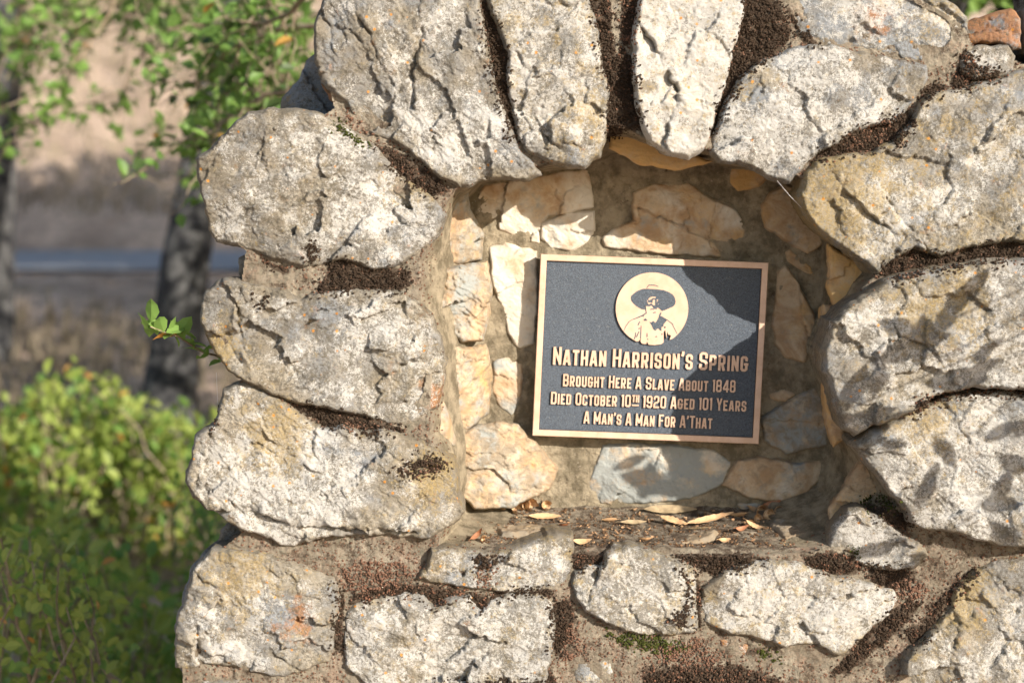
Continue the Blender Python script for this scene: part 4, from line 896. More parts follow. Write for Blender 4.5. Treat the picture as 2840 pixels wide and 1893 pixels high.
    if ch == '9': return [([(x0, ym + c - .06), (x0, y1 - c), (x0 + c, y1), (x1 - c, y1), (x1, y1 - c), (x1, ym + c - .06), (x1 - c, ym - .06), (x0 + c, ym - .06)], True), ([(x1, ym), (x1, y0 + c), (x1 - c, y0), (x0 + c, y0), (x0, y0 + c), (x0, y0 + .2)], False)], w_
    if ch == '2': return [([(x0, y1 - .25), (x0, y1 - c), (x0 + c, y1), (x1 - c, y1), (x1, y1 - c), (x1, ym + .05), (x1 - c, ym - .03), (x0 + c, ym - .08), (x0, ym - .16), (x0, y0), (w_, y0)], False)], w_
    if ch == '4': return [([(x1 - .03, 0), (x1 - .03, 1)], False), ([(x1 - .06, .95), (x0, .33), (x0 + .0, .26)], False), ([(x0 - h * .6, .26), (w_ + .06, .26)], False)], w_ * 1.05
    if ch == "'": return [([(tk * .55, 1.0), (tk * .55, .86), (tk * .25, .72)], False)], tk * 1.0
    return [], w_ * .55
def glyph_mesh(ch, tk, depth=.0042):
    strokes, wdt = glyph(ch, tk); V = []; F = []
    for si_, (pts, closed) in enumerate(strokes):
        P_ = np.array(pts, float); n_ = len(P_); L = []; R_ = []
        for i in range(n_):
            if closed: a, b, c = P_[i - 1], P_[i], P_[(i + 1) % n_]
            else: a, b, c = P_[max(i - 1, 0)], P_[i], P_[min(i + 1, n_ - 1)]
            d1 = b - a if np.linalg.norm(b - a) > 0 else c - b; d2 = c - b if np.linalg.norm(c - b) > 0 else b - a
            d1 = d1 / np.linalg.norm(d1); d2 = d2 / np.linalg.norm(d2); n1 = np.array([-d1[1], d1[0]]); n2 = np.array([-d2[1], d2[0]])
            mm = (n1 + n2); mm /= np.linalg.norm(mm); sc2 = min(1 / max(mm @ n1, .5), 1.6)
            L.append(b + mm * sc2 * tk / 2); R_.append(b - mm * sc2 * tk / 2)
        if ch in 'AVYNM' and not closed and len(pts) == 2:    # leaning strokes end level
            for E_ in (0, 1):
                if abs(P_[1][0] - P_[0][0]) > .02 and P_[E_][1] in (0, 1):
                    d = P_[1] - P_[0]; 
                    for Q in (L, R_):
                        tt = (P_[E_][1] - Q[E_][1]) / d[1]; Q[E_] = Q[E_] + d * tt
        top = depth - si_ * .00035 / 1.0; b0 = len(V)
        for i in range(n_):
            V += [(L[i][0], L[i][1], top), (R_[i][0], R_[i][1], top), (L[i][0], L[i][1], 0), (R_[i][0], R_[i][1], 0)]
        for i in range(n_ if closed else n_ - 1):
            p = b0 + 4 * i; q_ = b0 + 4 * ((i + 1) % n_)
            F += [[p, p + 1, q_ + 1, q_], [p + 2, p, q_, q_ + 2], [p + 1, p + 3, q_ + 3, q_ + 1]]
        if not closed:
            p = b0; F.append([p, p + 2, p + 3, p + 1]); p = b0 + 4 * (n_ - 1); F.append([p, p + 1, p + 3, p + 2])
    return V, F, wdt
GM = {}
def put_line(text, zl, zr, zb, zbr, cap, small=.86, tk=.152):
    """text: capitals large, lower-case set as small capitals; a caret starts the raised, underlined ordinal"""
    (u0, v0) = zpx(zl, zb); (u1, v1) = zpx(zr, zbr); H = cap / 2.8 * PXM
    items = []; x = 0; sup = False
    for ch in text:
        if ch == '^': sup = True; continue
        if ch == ' ': x += .27; sup = False; continue
        sc = .60 if sup else (small if (ch.islower()) else 1.0)
        up = ch.upper(); t2 = tk / sc * (.97 if sc > .7 else .8)
        st_, wd_ = glyph(up, t2, .46 if sup else .48)
        items.append((up, x, sc, t2, sup)); x += wd_ * sc * (1.0) + (.10 if not sup else .06)
    tot = x - .10; kx = (u1 - u0) / tot; supx = [i for i in items if i[4]]
    for up, x, sc, t2, sp_ in items:
        V, F, wd_ = glyph_mesh(up, t2, 1.0)
        yo = (1 - sc) if (sp_ or up == "'") else 0
        fx_ = x / tot
        W3 = []
        for a, b, c in V:
            uu = u0 + (x + a * sc) * kx; vv = v0 + (v1 - v0) * fx_ + (b * sc + (yo if sp_ else (1 - sc if up == "'" else 0))) * H
            W3.append(pl(uu, vv, .0030 + c * .0046))
        org = pl(u0 + x * kx, v0 + (v1 - v0) * fx_, .003)
        o = mesh_obj('letter', W3, F, M_BR, plq, smooth=False, origin=org)
        o.data.materials.append(M_BE)
        for p in o.data.polygons:
            if abs(p.normal.y) < .7: p.material_index = 1
    if supx:
        xa = supx[0][1]; xb = supx[-1][1] + .46 * .6
        a0, a1 = u0 + xa * kx, u0 + (xb) * kx; vb = v0 + (v1 - v0) * xa / tot
        slab([(a0, vb + .10 * H), (a1, vb + .10 * H), (a1, vb + .22 * H), (a0, vb + .22 * H)], .003, .0072, 'ordinal_underline', M_BR, plq, M_BE)
put_line("Nathan Harrison's Spring", 148, 1658, 895, 950, 140)
put_line("Brought Here A Slave About 1848", 226, 1562, 1062, 1112, 96)
put_line("Died October 10^TH 1920 Aged 101 Years", 132, 1646, 1200, 1259, 96)
put_line("A Man's A Man For A'That", 386, 1382, 1350, 1393, 96)

# ------------------------------------------------------------------ leaves, acorn cups and crumbs on the ledge
M_DL = mat_simple('dry_leaf', (0.42, 0.25, 0.13), (0.60, 0.40, 0.22), 60, .6, .001, .3)
M_DL2 = mat_simple('dull_leaf', (0.26, 0.19, 0.11), (0.42, 0.32, 0.19), 60, .65, .001, .3)
M_RED = mat_simple('russet_leaf', (0.28, 0.11, 0.05), (0.40, 0.19, 0.10), 60, .6, .001, .3)
M_CUP = mat_simple('acorn_shell', (0.40, 0.22, 0.10), (0.66, 0.46, 0.27), 120, .55, .001, .35)
def leaf_mesh(L, Wd, curl=.2, fold=.35, spiny=0.0, n_=12, bend=0.0, seed=0, stem=.2):
    r = random.Random(seed); V = []; F = []
    for i in range(n_ + 1):
        t_ = i / n_; w_ = Wd / 2 * math.sin(math.pi * min(1, t_ * .96 + .02)) ** .75 * (1 - .25 * t_)
        w_ = max(w_, Wd * .02); 
        if spiny and 0 < i < n_: w_ *= 1 + spiny * (1 if i % 2 else -1)
        x = (t_ - .5) * L; zc = curl * L * (2 * t_ - 1) ** 2 * .5 + r.uniform(-.01, .01) * L; yc = bend * L * (t_ - .5) ** 2
        for s_ in (-1, -.5, 0, .5, 1): V.append((x, yc + s_ * w_ * math.cos(fold), zc + abs(s_) ** 1.3 * w_ * math.sin(fold) + r.uniform(-.02, .02) * Wd))
        if i: b = (i - 1) * 5; F += [[b + k, b + 5 + k, b + 6 + k, b + 1 + k] for k in range(4)]
    k0 = len(V); sl_ = stem * L     # stalk
    for j, (xx, zz_) in enumerate(((-L / 2, curl * L * .5), (-L / 2 - sl_ * .5, curl * L * .55 + .001), (-L / 2 - sl_, curl * L * .5))):
        for a in range(3): V.append((xx, .0007 * math.cos(a * 2.09), zz_ + .0007 * math.sin(a * 2.09)))
        if j:
            for a in range(3): F.append([k0 + (j - 1) * 3 + a, k0 + (j - 1) * 3 + (a + 1) % 3, k0 + j * 3 + (a + 1) % 3, k0 + j * 3 + a])
    return np.array(V), F
def place(V, rot, loc):
    R_ = Matrix.Rotation(rot[2], 3, 'Z') @ Matrix.Rotation(rot[1], 3, 'Y') @ Matrix.Rotation(rot[0], 3, 'X')
    return (np.array(R_) @ np.asarray(V).T).T + np.asarray(loc)
def dry_leaf(dx, dy, Lpx, Wd, rot, mat, label, lift=.004, **kw):
    p = on_floor(dx, dy); L = Lpx * K * .00067
    V, F = leaf_mesh(L, Wd, **kw); V = place(V, rot, (0, 0, 0)); V = V + p + np.array([0, 0, lift - V[:, 2].min() * .8])
    o = mesh_obj('dry_leaf', V, F, mat, None, origin=p, label=label); tag(o, label, 'leaf', 'dry oak leaves on the niche ledge')
    return o
dry_leaf(1540, 1180, 125, .022, (.9, 0, 0), M_DL2, 'largest dull tan leaf with a long stalk, lying under the plaque', seed=1, curl=.05, fold=.25, stem=.35)
dry_leaf(1252, 1194, 76, .016, (.9, .02, .05), M_DL, 'oval spiny-edged leaf just right of the shell heap', seed=2, spiny=.07, curl=.08)
dry_leaf(1400, 1202, 40, .014, (.8, 0, 3.3), M_DL, 'small rounded pale leaf alone in the middle of the ledge', seed=3, curl=.15)
dry_leaf(1632, 1206, 112, .018, (.85, -.22, .1), M_DL, 'long narrow upcurled leaf with toothed edge right of the plaque middle', seed=4, spiny=.08, curl=.15, fold=.5)
dry_leaf(1548, 1206, 66, .018, (.7, .25, -.2), M_DL, 'broken tan leaf lying just below the largest leaf', seed=5, spiny=.12, curl=.1)
dry_leaf(1600, 1220, 60, .010, (.6, .05, 3.0), M_DL2, 'narrow grey tan leaf sliver under the upcurled leaf', seed=6, curl=.1)
dry_leaf(1335, 1252, 45, .014, (.9, 0, .3), M_DL, 'small curled leaf at the ledge front beside the left lip stone', seed=7, curl=.5)
dry_leaf(1095, 1242, 36, .012, (.9, -.7, .4), M_RED, 'reddish curled leaf at the far left front of the ledge', seed=8, curl=.8)
dry_leaf(1770, 1172, 50, .022, (.9, -.3, .2), M_RED, 'russet curled leaf in the shade at the right of the ledge', seed=9, curl=.5)
dry_leaf(1725, 1178, 44, .018, (.8, .2, .8), M_DL, 'crumpled orange tan leaf left of the russet leaf', seed=10, spiny=.12, curl=.4)
dry_leaf(1800, 1165, 34, .014, (.9, -.2, 2.4), M_DL, 'pale curled leaf tucked behind the russet leaf', seed=11, curl=.9)
dry_leaf(1662, 1248, 32, .013, (.7, 0, .5), M_DL, 'small orange leaf near the front of the ledge above the moss', seed=12, curl=.4)
dry_leaf(1735, 1216, 46, .012, (.7, .3, -.4), M_DL, 'pinkish leaf fragment in front of the right shell heap', seed=13, spiny=.12, curl=.5)
dry_leaf(1690, 1192, 52, .015, (.8, .1, 2.6), M_DL, 'tan leaf with a bent tip between the upcurled and the crumpled leaf', seed=21, curl=.35)
dry_leaf(1455, 1206, 62, .013, (.7, .0, .15), M_DL2, 'faded flat leaf left of the broken tan leaf', seed=22, curl=.1)
dry_leaf(1838, 1180, 40, .014, (.9, .2, 1.2), M_RED, 'reddish leaf deep in the shade at the right end of the ledge', seed=23, curl=.5)
dry_leaf(1700, 1222, 40, .012, (.8, -.1, .6), M_RED, 'russet leaf in front of the crumpled orange tan leaf', seed=24, curl=.6)
dry_leaf(1290, 1215, 34, .012, (.8, .1, 2.2), M_RED, 'small dark red leaf below the spiny-edged leaf', seed=25, curl=.5)
dry_leaf(1480, 1246, 34, .011, (.8, 0, 2.9), M_DL, 'little tan leaf at the ledge front above the speckled lip stone', seed=26, curl=.4)
def cup_mesh(r_, a1, seed, cut=.0):
    r_ = r_ * 1.5
    rr = random.Random(seed); V = []; F = []; n_ = 12; rows = 5; span = n_ - int(n_ * cut)
    for j in range(rows + 1):
        th = a1 * j / rows
        for i in range(n_):
            ph = 2 * math.pi * i / n_; e = 1 + rr.uniform(-.05, .05) + (rr.uniform(-.12, .05) if j == rows else 0)
            V.append((r_ * math.sin(th) * math.cos(ph) * e, r_ * math.sin(th) * math.sin(ph) * e, -r_ * 1.25 * math.cos(th) * e))
        if j:
            for i in range(span if cut and j > 2 else n_): F.append([(j - 1) * n_ + i, (j - 1) * n_ + (i + 1) % n_, j * n_ + (i + 1) % n_, j * n_ + i])
    return np.array(V), F
CUPLAB = ['lower left', 'upper left', 'middle', 'topmost', 'rightmost', 'largest']
cups = [(1143,1162,.0060,'small open acorn shell at the left tip of the left shell heap'),(1160,1172,.0068,'acorn shell on the lower left of the left shell heap'),
        (1178,1164,.0070,'tan acorn shell at the top of the left shell heap'),(1188,1180,.0085,'large gaping acorn shell at the lower middle of the left shell heap'),
        (1205,1170,.0070,'acorn shell between the two big ones of the left heap'),(1222,1174,.0085,'round bright acorn shell right of the middle of the left heap'),
        (1234,1162,.0075,'dark mouthed acorn shell at the upper right of the left heap'),(1256,1172,.0070,'acorn shell at the right end of the left heap above the spiny leaf'),
        (1165,1158,.0055,'tiny acorn shell at the back of the left shell heap'),(1212,1158,.0055,'small acorn shell at the back of the left heap near its middle'),
        (1752,1188,.0085,'pale broken acorn shell right of the crumpled leaf'),(1768,1196,.0080,'open acorn shell in front of the russet leaf'),
        (1790,1186,.0070,'acorn shell right of the russet leaf'),(1742,1200,.0060,'small acorn shell at the front of the right shell heap'),
        (1725,1212,.0055,'tiny pale acorn shell left front of the right shell heap'),(1112,1246,.0050,'lone acorn shell beside the reddish curled leaf')]
for k, (dx, dy, r_, lab) in enumerate(cups):
    p = on_floor(dx, dy); V, F = cup_mesh(r_, 1.9, 60 + k, .25); rr = random.Random(k)
    V = place(V, (rr.uniform(.7, 1.7), rr.uniform(-.5, .5), rr.uniform(-.8, .8)), (0, 0, 0)); V = V + p + np.array([0, 0, -V[:, 2].min() - .0008])
    o = mesh_obj('acorn_shell', V, F, M_CUP, None, origin=p, label=lab); tag(o, lab, 'acorn shell', 'empty acorn shells on the niche ledge')
rs = np.random.RandomState(5); C = []
for _ in range(2600):
    x = rs.uniform(xl + .03, xr - .04); y = rs.uniform(.02, .22)
    if fbm(np.array([x]), np.array([y]), .05, 3, 3)[0] > -.15 and rs.rand() < .75: C.append((x, y, float(floor_z(x, y)) + .0006))
C = np.array(C); cr = clumps(C, rs.uniform(.0009, .0030, len(C)), rs.rand(len(C)), 'litter_crumbs', mat_moss('litter', (0.05, 0.03, 0.02), (0.34, 0.20, 0.11), (0.52, 0.33, 0.18)), None, 9)
cr['label'] = 'crumbled leaf and bark litter strewn over the niche ledge'; cr['category'] = 'leaf litter'
fr = []; ffc = []; rs = np.random.RandomState(15); b = 0
for _ in range(420):
    x = rs.uniform(xl + .04, xr - .05); y = rs.uniform(.02, .22)
    if fbm(np.array([x]), np.array([y]), .06, 3, 8)[0] < -.05: continue
    L = rs.uniform(.003, .011); V, F = leaf_mesh(L, L * rs.uniform(.4, .8), curl=rs.uniform(.1, .9), fold=rs.uniform(.1, .7), n_=3, seed=_, stem=0.01)
    V = place(V, (rs.uniform(.2, 1.2), rs.uniform(-.5, .5), rs.uniform(0, 6.3)), (x, y, float(floor_z(x, y)) + .0025)); fr.append(V); ffc += [[q + b for q in f] for f in F]; b += len(V)
o = mesh_obj('leaf_fragments', np.concatenate(fr), ffc, mat_simple('leaf_fragment', (0.20, 0.11, 0.06), (0.50, 0.31, 0.17), 90, .7, lo=.3, hi=.7), None); o['kind'] = 'stuff'
o['label'] = 'small torn bits of dry leaves among the litter on the niche ledge'; o['category'] = 'leaf litter'
# spider threads
def tube(pts, r_, name, mat, parent=None, sides=5, taper=None):
    P_ = np.array(pts, float); V = []; F = []
    for i, p in enumerate(P_):
        d = P_[min(i + 1, len(P_) - 1)] - P_[max(i - 1, 0)]; d /= np.linalg.norm(d) + 1e-9
        a = np.cross(d, [0, 1, .01]); a = a / (np.linalg.norm(a) + 1e-9) if np.linalg.norm(a) > .05 else np.array([1., 0, 0]); b = np.cross(d, a)
        rr = r_ if taper is None else r_ * (1 + (taper - 1) * i / (len(P_) - 1))
        for k in range(sides): V.append(p + (a * math.cos(6.2832 * k / sides) + b * math.sin(6.2832 * k / sides)) * rr)
        if i:
            for k in range(sides): F.append([(i - 1) * sides + k, (i - 1) * sides + (k + 1) % sides, i * sides + (k + 1) % sides, i * sides + k])
    return V, F
s = N('silk'); s.bsdf((.8, .8, .8), .3, spec=.8); M_SILK = s.m
for a, b, lab in (((497,855,.05),(500,925,.05),'fine spider thread hanging below the middle left stone'), ((1785,415,-.03),(1842,478,-.02),'fine spider thread slanting across the upper right of the niche')):
    p0 = at(*a); p1 = at(*b); V, F = tube([p0, (p0 + p1) / 2 + np.array([0, 0, -.002]), p1], .00025, '', None)
    o = mesh_obj('spider_thread', V, F, M_SILK, None, label=lab); tag(o, lab, 'spider thread')

# ------------------------------------------------------------------ ground, path and hill beyond
def ground_z(x, y):
    x = np.asarray(x, float); y = np.asarray(y, float)
    z = np.where(y < 1, 0, np.where(y < 8.8, 1.1 * sstep(1, 9.6, y) * 1.02, 1.1))
    z = np.where((y >= 8.8) & (y < 11.8), 1.1 + .02 * (y - 8.8), z)
    z = np.where(y >= 11.8, 1.16 + .50 * (y - 11.8) - .003 * np.clip(y - 30, 0, 60) ** 2, z)
    off = 1 - sstep(8.2, 8.8, y) * (1 - sstep(11.8, 12.6, y)); off = off * sstep(.5, 2.5, np.abs(y))
    return z + fbm(x, y, 3.1, 4, 3) * .22 * off + fbm(x, y, .5, 3, 7) * .05 * off
xs = np.concatenate([np.linspace(-60, -9, 30), np.linspace(-8.6, 8.6, 180), np.linspace(9, 60, 30)]); ys = np.concatenate([np.linspace(-40, -4, 15), np.linspace(-3.8, 20, 210), np.linspace(20.5, 70, 60)])
GXg, GYg = np.meshgrid(xs, ys); GZg = ground_z(GXg, GYg); V = np.stack([GXg.ravel(), GYg.ravel(), GZg.ravel()], 1); nx = len(xs); ny = len(ys)
jj, ii = np.meshgrid(np.arange(ny - 1), np.arange(nx - 1), indexing='ij'); a = (jj * nx + ii).ravel(); F = np.stack([a, a + 1, a + nx + 1, a + nx], 1)
s = N('dry_hillside'); n1 = s.noise(1.3, 6, .7, 3); n2 = s.noise(9, 5, .75, 5)
c_ = s.mix(s.ramp(n1, .38, .62), (0.42, 0.31, 0.235), (0.72, 0.54, 0.41)); c_ = s.mix(s.math('MULTIPLY', s.ramp(n2, .45, .65), .6), c_, (0.14, 0.11, 0.075)); c_ = s.mix(s.math('MULTIPLY', s.ramp(s.noise(2.4, 5, .7, 9), .58, .66), .5), c_, (0.07, 0.09, 0.035))
s.bsdf(c_, .95, s.bump(n2, .12, .7), spec=.1)
o = mesh_obj('ground', V, F, s.m, None, origin=(0, 0, 0)); o['kind'] = 'structure'
px_ = np.linspace(-30, 30, 60); py_ = np.linspace(8.95, 11.7, 9); A, Bq = np.meshgrid(px_, py_)
Bq = Bq + .25 * np.sin(A * .35) * 0; V = np.stack([A.ravel(), Bq.ravel(), (1.1 + .02 * (Bq - 8.8) + .02).ravel()], 1)
jj, ii = np.meshgrid(np.arange(8), np.arange(59), indexing='ij'); a = (jj * 60 + ii).ravel(); F = np.stack([a, a + 1, a + 61, a + 60], 1)
o = mesh_obj('path', V, F, mat_simple('packed_gravel', (0.28, 0.28, 0.285), (0.36, 0.36, 0.36), 8, .95, .01), None, origin=(0, 10, 1.1)); o['kind'] = 'structure'

r = random.Random(44); V = []; F = []
for _ in range(9000):
    x = r.uniform(-7, 1); y = r.choice([r.uniform(3.5, 7.2), r.uniform(12.4, 17)]); z = float(0)
    V.append((x, y, 0)); F.append((r.uniform(.05, .22), r.uniform(-.06, .06), r.uniform(-.04, .04)))
Z_ = ground_z(np.array([v[0] for v in V]), np.array([v[1] for v in V])); VV = []; FF = []
for i, ((x, y, _), (h_, dx_, dy_)) in enumerate(zip(V, F)):
    VV += [(x - .012, y, Z_[i] - .01), (x + .012, y + .004, Z_[i] - .01), (x + dx_, y + dy_, Z_[i] + h_)]; FF.append([3 * i, 3 * i + 1, 3 * i + 2])
o = mesh_obj('dry_grass', VV, FF, mat_simple('straw', (0.16, 0.13, 0.09), (0.32, 0.26, 0.18), 3, .9), None, smooth=False); o['kind'] = 'stuff'; o['label'] = 'dry grass scattered over the slope and below the path'; o['category'] = 'grass'
# ------------------------------------------------------------------ trees, branches and bushes
M_BARK = mat_simple('oak_bark', (0.03, 0.03, 0.034), (0.17, 0.165, 0.16), 14, .95, .03, .1)
M_TWIG = mat_simple('twig_bark', (0.20, 0.15, 0.10), (0.34, 0.27, 0.19), 30, .9, .002, .15)
M_LF = mat_leaf('oak_leaf_green', (0.11, 0.21, 0.045), (0.24, 0.38, 0.09), .4, 5)
M_LFB = mat_leaf('bush_leaf_yellowgreen', (0.24, 0.32, 0.06), (0.40, 0.46, 0.12), .45, 7)  # lit version of the leaf green: sunlight partly put into the colour
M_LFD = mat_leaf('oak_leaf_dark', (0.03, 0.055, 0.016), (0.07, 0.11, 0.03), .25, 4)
M_LFY = mat_leaf('turned_leaf', (0.50, 0.22, 0.05), (0.62, 0.36, 0.10), .35, 4)
def leaf_tpl(L, Wd):
    V = [(0, 0, 0)]; F = []
    for t_, w_, z_ in ((.18, .62, .02), (.45, 1.0, .05), (.75, .72, .03)):
        V += [(-Wd / 2 * w_, L * t_, z_ * L * 2), (0, L * t_, 0), (Wd / 2 * w_, L * t_, z_ * L * 2)]
    V.append((0, L, -.06 * L)); F = [[0, 2, 1], [0, 3, 2], [1, 2, 5, 4], [2, 3, 6, 5], [4, 5, 8, 7], [5, 6, 9, 8], [7, 8, 10], [8, 9, 10]]
    return np.array(V), F
def rand_rot(r, up=.3):
    d = Vector((r.gauss(0, 1), r.gauss(0, 1), r.gauss(0, .7) + up)).normalized()
    return d.to_track_quat('Y', 'Z').to_matrix() @ Matrix.Rotation(r.uniform(-1.2, 1.2), 3, 'Y')
def put_leaves(root, spots, mats, L, Wd, seed, single=280, name='leaf', near=None, wts=None):
    """the leaves nearest the camera as parts, the rest joined as one part of kind stuff"""
    r = random.Random(seed); tv, tf = leaf_tpl(L, Wd); base = np.array(WLOC[root.name])
    spots = sorted(spots, key=lambda s_: (s_[0][1] if near is None else abs(s_[0][0] - near[0]) + abs(s_[0][1] - near[1]) + abs(s_[0][2] - near[2])))
    tm = []
    for mt in mats:
        me = bpy.data.meshes.new(name); me.from_pydata(tv.tolist(), [], tf); me.materials.append(mt); tm.append(me)
    VV = []; FF = []; MI = []; b = 0
    for i, (p, R_) in enumerate(spots):
        mi = r.choices(range(len(mats)), wts)[0] if wts else 0; sc = r.uniform(.65, 1.25)
        if i < single:
            o = bpy.data.objects.new(name, tm[mi]); COL.objects.link(o); o.parent = root
            o.location = Vector(p) - Vector(base); o.rotation_euler = R_.to_euler(); o.scale = (sc,) * 3
        else:
            v = (np.array(R_) @ (tv * sc).T).T + np.asarray(p); VV.append(v); FF += [[q + b for q in f] for f in tf]; MI += [mi] * len(tf); b += len(tv)
    if VV:
        o = mesh_obj('foliage', np.concatenate(VV), FF, mats[0], root, smooth=False); o['kind'] = 'stuff'
        for mt in mats[1:]: o.data.materials.append(mt)
        o.data.polygons.foreach_set('material_index', np.array(MI, np.int32))
def bent(p0, p1, r, n_=6, wob=.1):
    p0 = np.array(p0, float); p1 = np.array(p1, float); L = np.linalg.norm(p1 - p0); pts = []
    o = np.array([r.gauss(0, 1), r.gauss(0, 1), r.gauss(0, 1)]) * wob * L
    for i in range(n_ + 1):
        t_ = i / n_; j = np.array([r.gauss(0, 1), r.gauss(0, 1), r.gauss(0, 1)]) * wob * L * .18 * (0 < i < n_)
        pts.append(p0 + (p1 - p0) * t_ + o * math.sin(math.pi * t_) * .5 + j)
    return pts
def trunk_tree(name, pts, r0, r1, label, cat, group=None):
    root = empty(name, tuple(pts[0]), label, cat, group)
    V, F = tube(pts, r0, '', None, sides=14, taper=r1 / r0); V = np.array(V)
    V[:, 0] += fbm(V[:, 2] * 1., V[:, 1], .25, 3, 3) * r0 * .25
    mesh_obj('trunk', V, F, M_BARK, root)
    return root
# leaning trunk right of the view's left part
r = random.Random(21)
P_ = [at(372, 1080, 4.6), at(395, 900, 4.6), at(405, 760, 4.6), at(425, 600, 4.6), at(450, 450, 4.65), at(475, 300, 4.7), at(500, 150, 4.75), at(540, -60, 4.8), at(590, -350, 4.9), at(640, -700, 5.0)]
P_ = [np.array([P_[0][0] - .05, 4.6, float(ground_z(P_[0][0], 4.6)) - .1])] + P_
tr1 = trunk_tree('oak_tree', P_, .13, .055, 'dark leaning oak trunk behind the left end of the wall', 'tree')
sp = []
for i in range(1500):
    a = r.uniform(0, 6.28); q_ = r.random() ** .5; c_ = P_[-1] + np.array([math.cos(a) * q_ * 1.3, math.sin(a) * q_ * 1.0 + .3, r.uniform(-.3, 1.0)]); sp.append((c_, rand_rot(r)))
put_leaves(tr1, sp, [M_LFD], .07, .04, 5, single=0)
P2 = [np.array([at(-30, 800, 6.5)[0], 6.5, float(ground_z(-3, 6.5)) - .1]), at(-25, 600, 6.5), at(-15, 300, 6.5), at(10, 100, 6.5), at(20, -80, 6.5), at(0, -500, 6.6)]
tr2 = trunk_tree('oak_tree', P2, .13, .09, 'bluish shaded oak trunk at the far left edge', 'tree')
sp = [(P2[-1] + np.array([r.gauss(0, .8), r.gauss(0, .6), r.uniform(-.3, 1.0)]), rand_rot(r)) for i in range(900)]
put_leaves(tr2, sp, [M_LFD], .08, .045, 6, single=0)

def spray(root, start, end, r, seed, twigs=10, per=9, mats=None, wts=None, L=.035, Wd=.02, tw=.35, rad=.006, collect=None):
    pts = bent(start, end, r, 8, .12); V, F = tube(pts, rad, '', None, sides=6, taper=.35); mesh_obj('branch', V, F, M_TWIG, root)
    for k in range(twigs):
        t_ = r.uniform(.15, 1.0); i = min(int(t_ * 8), 7); b = pts[i] + (pts[i + 1] - pts[i]) * (t_ * 8 - i)
        d = (np.array(end) - np.array(start)); d /= np.linalg.norm(d); e = b + (d * .5 + np.array([r.gauss(0, .6), r.gauss(0, .5), r.gauss(-.1, .6)])) * tw * r.uniform(.5, 1.1)
        tp = bent(b, e, r, 5, .15); V, F = tube(tp, rad * .4, '', None, sides=5, taper=.5); mesh_obj('twig', V, F, M_TWIG, root)
        for m_ in range(per):
            u_ = r.uniform(.25, 1.02); i2 = min(int(u_ * 5), 4); p = tp[i2] + (tp[i2 + 1] - tp[i2]) * min(1, u_ * 5 - i2)
            collect.append((p + np.array([r.gauss(0, 1), r.gauss(0, 1), r.gauss(0, 1)]) * .012, rand_rot(r)))
# overhanging oak branches, upper left
r = random.Random(5)
bz = []
hang = empty('oak_branches', tuple(at(620, -150, 2.2)), 'leafy oak branches hanging across the upper left background', 'tree branch')
for (a, b, y0, y1, tw_) in [((780,-60),(420,-20),3.4,3.6,20),((760,80),(500,-20),3.6,3.8,20),((640,180),(560,330),3.3,3.4,14),((300,40),(120,30),3.8,3.9,14),((100,-40),(10,260),3.5,3.6,12),((760,20),(520,120),2.9,3.1,22),((740,120),(560,260),2.9,3.0,22),((520,-60),(330,60),3.2,3.2,20),((380,-70),(120,40),3.4,3.4,16),((660,40),(500,400),3.0,3.0,16),((200,-60),(30,120),3.5,3.5,12),((700,-80),(300,110),2.0,2.6,16),((740,60),(430,200),1.6,2.0,18),((640,-60),(520,330),1.8,2.0,18),((720,180),(470,310),1.5,1.8,12),((560,-90),(150,60),2.6,3.0,16),((420,-90),(260,260),2.8,2.9,12),((300,-90),(60,300),2.6,2.7,14),((180,-80),(90,180),3.0,3.1,8),((740,-40),(560,60),1.4,1.8,16),((700,-100),(600,220),2.6,2.8,16),((600,0),(470,60),3.0,3.2,14)]:
    spray(hang, at(a[0], a[1], y0), at(b[0], b[1], y1), r, 1, twigs=int(tw_ * 1.15), per=8, collect=bz, tw=.24, rad=.008)
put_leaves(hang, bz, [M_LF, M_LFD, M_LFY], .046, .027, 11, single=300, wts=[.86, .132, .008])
# young shoot left of the middle stone
shoot = empty('oak_shoot', tuple(at(600, 860, .22)), 'young oak shoot poking out beside the middle left stone', 'shoot'); sh = []
pts = bent(at(600, 880, .22), at(345, 750, .0), r, 8, .04); V, F = tube(pts, .0030, '', None, taper=.4); mesh_obj('twig', V, F, M_TWIG, shoot)
for i in range(1, 9):
    for s_ in range(5 if i > 3 else 3): sh.append((pts[i] + np.array([r.gauss(0, 1), r.gauss(0, 1), r.gauss(0, 1)]) * .006, rand_rot(r)))
put_leaves(shoot, sh, [M_LF, M_LFY], .042, .025, 12, wts=[.9, .1])
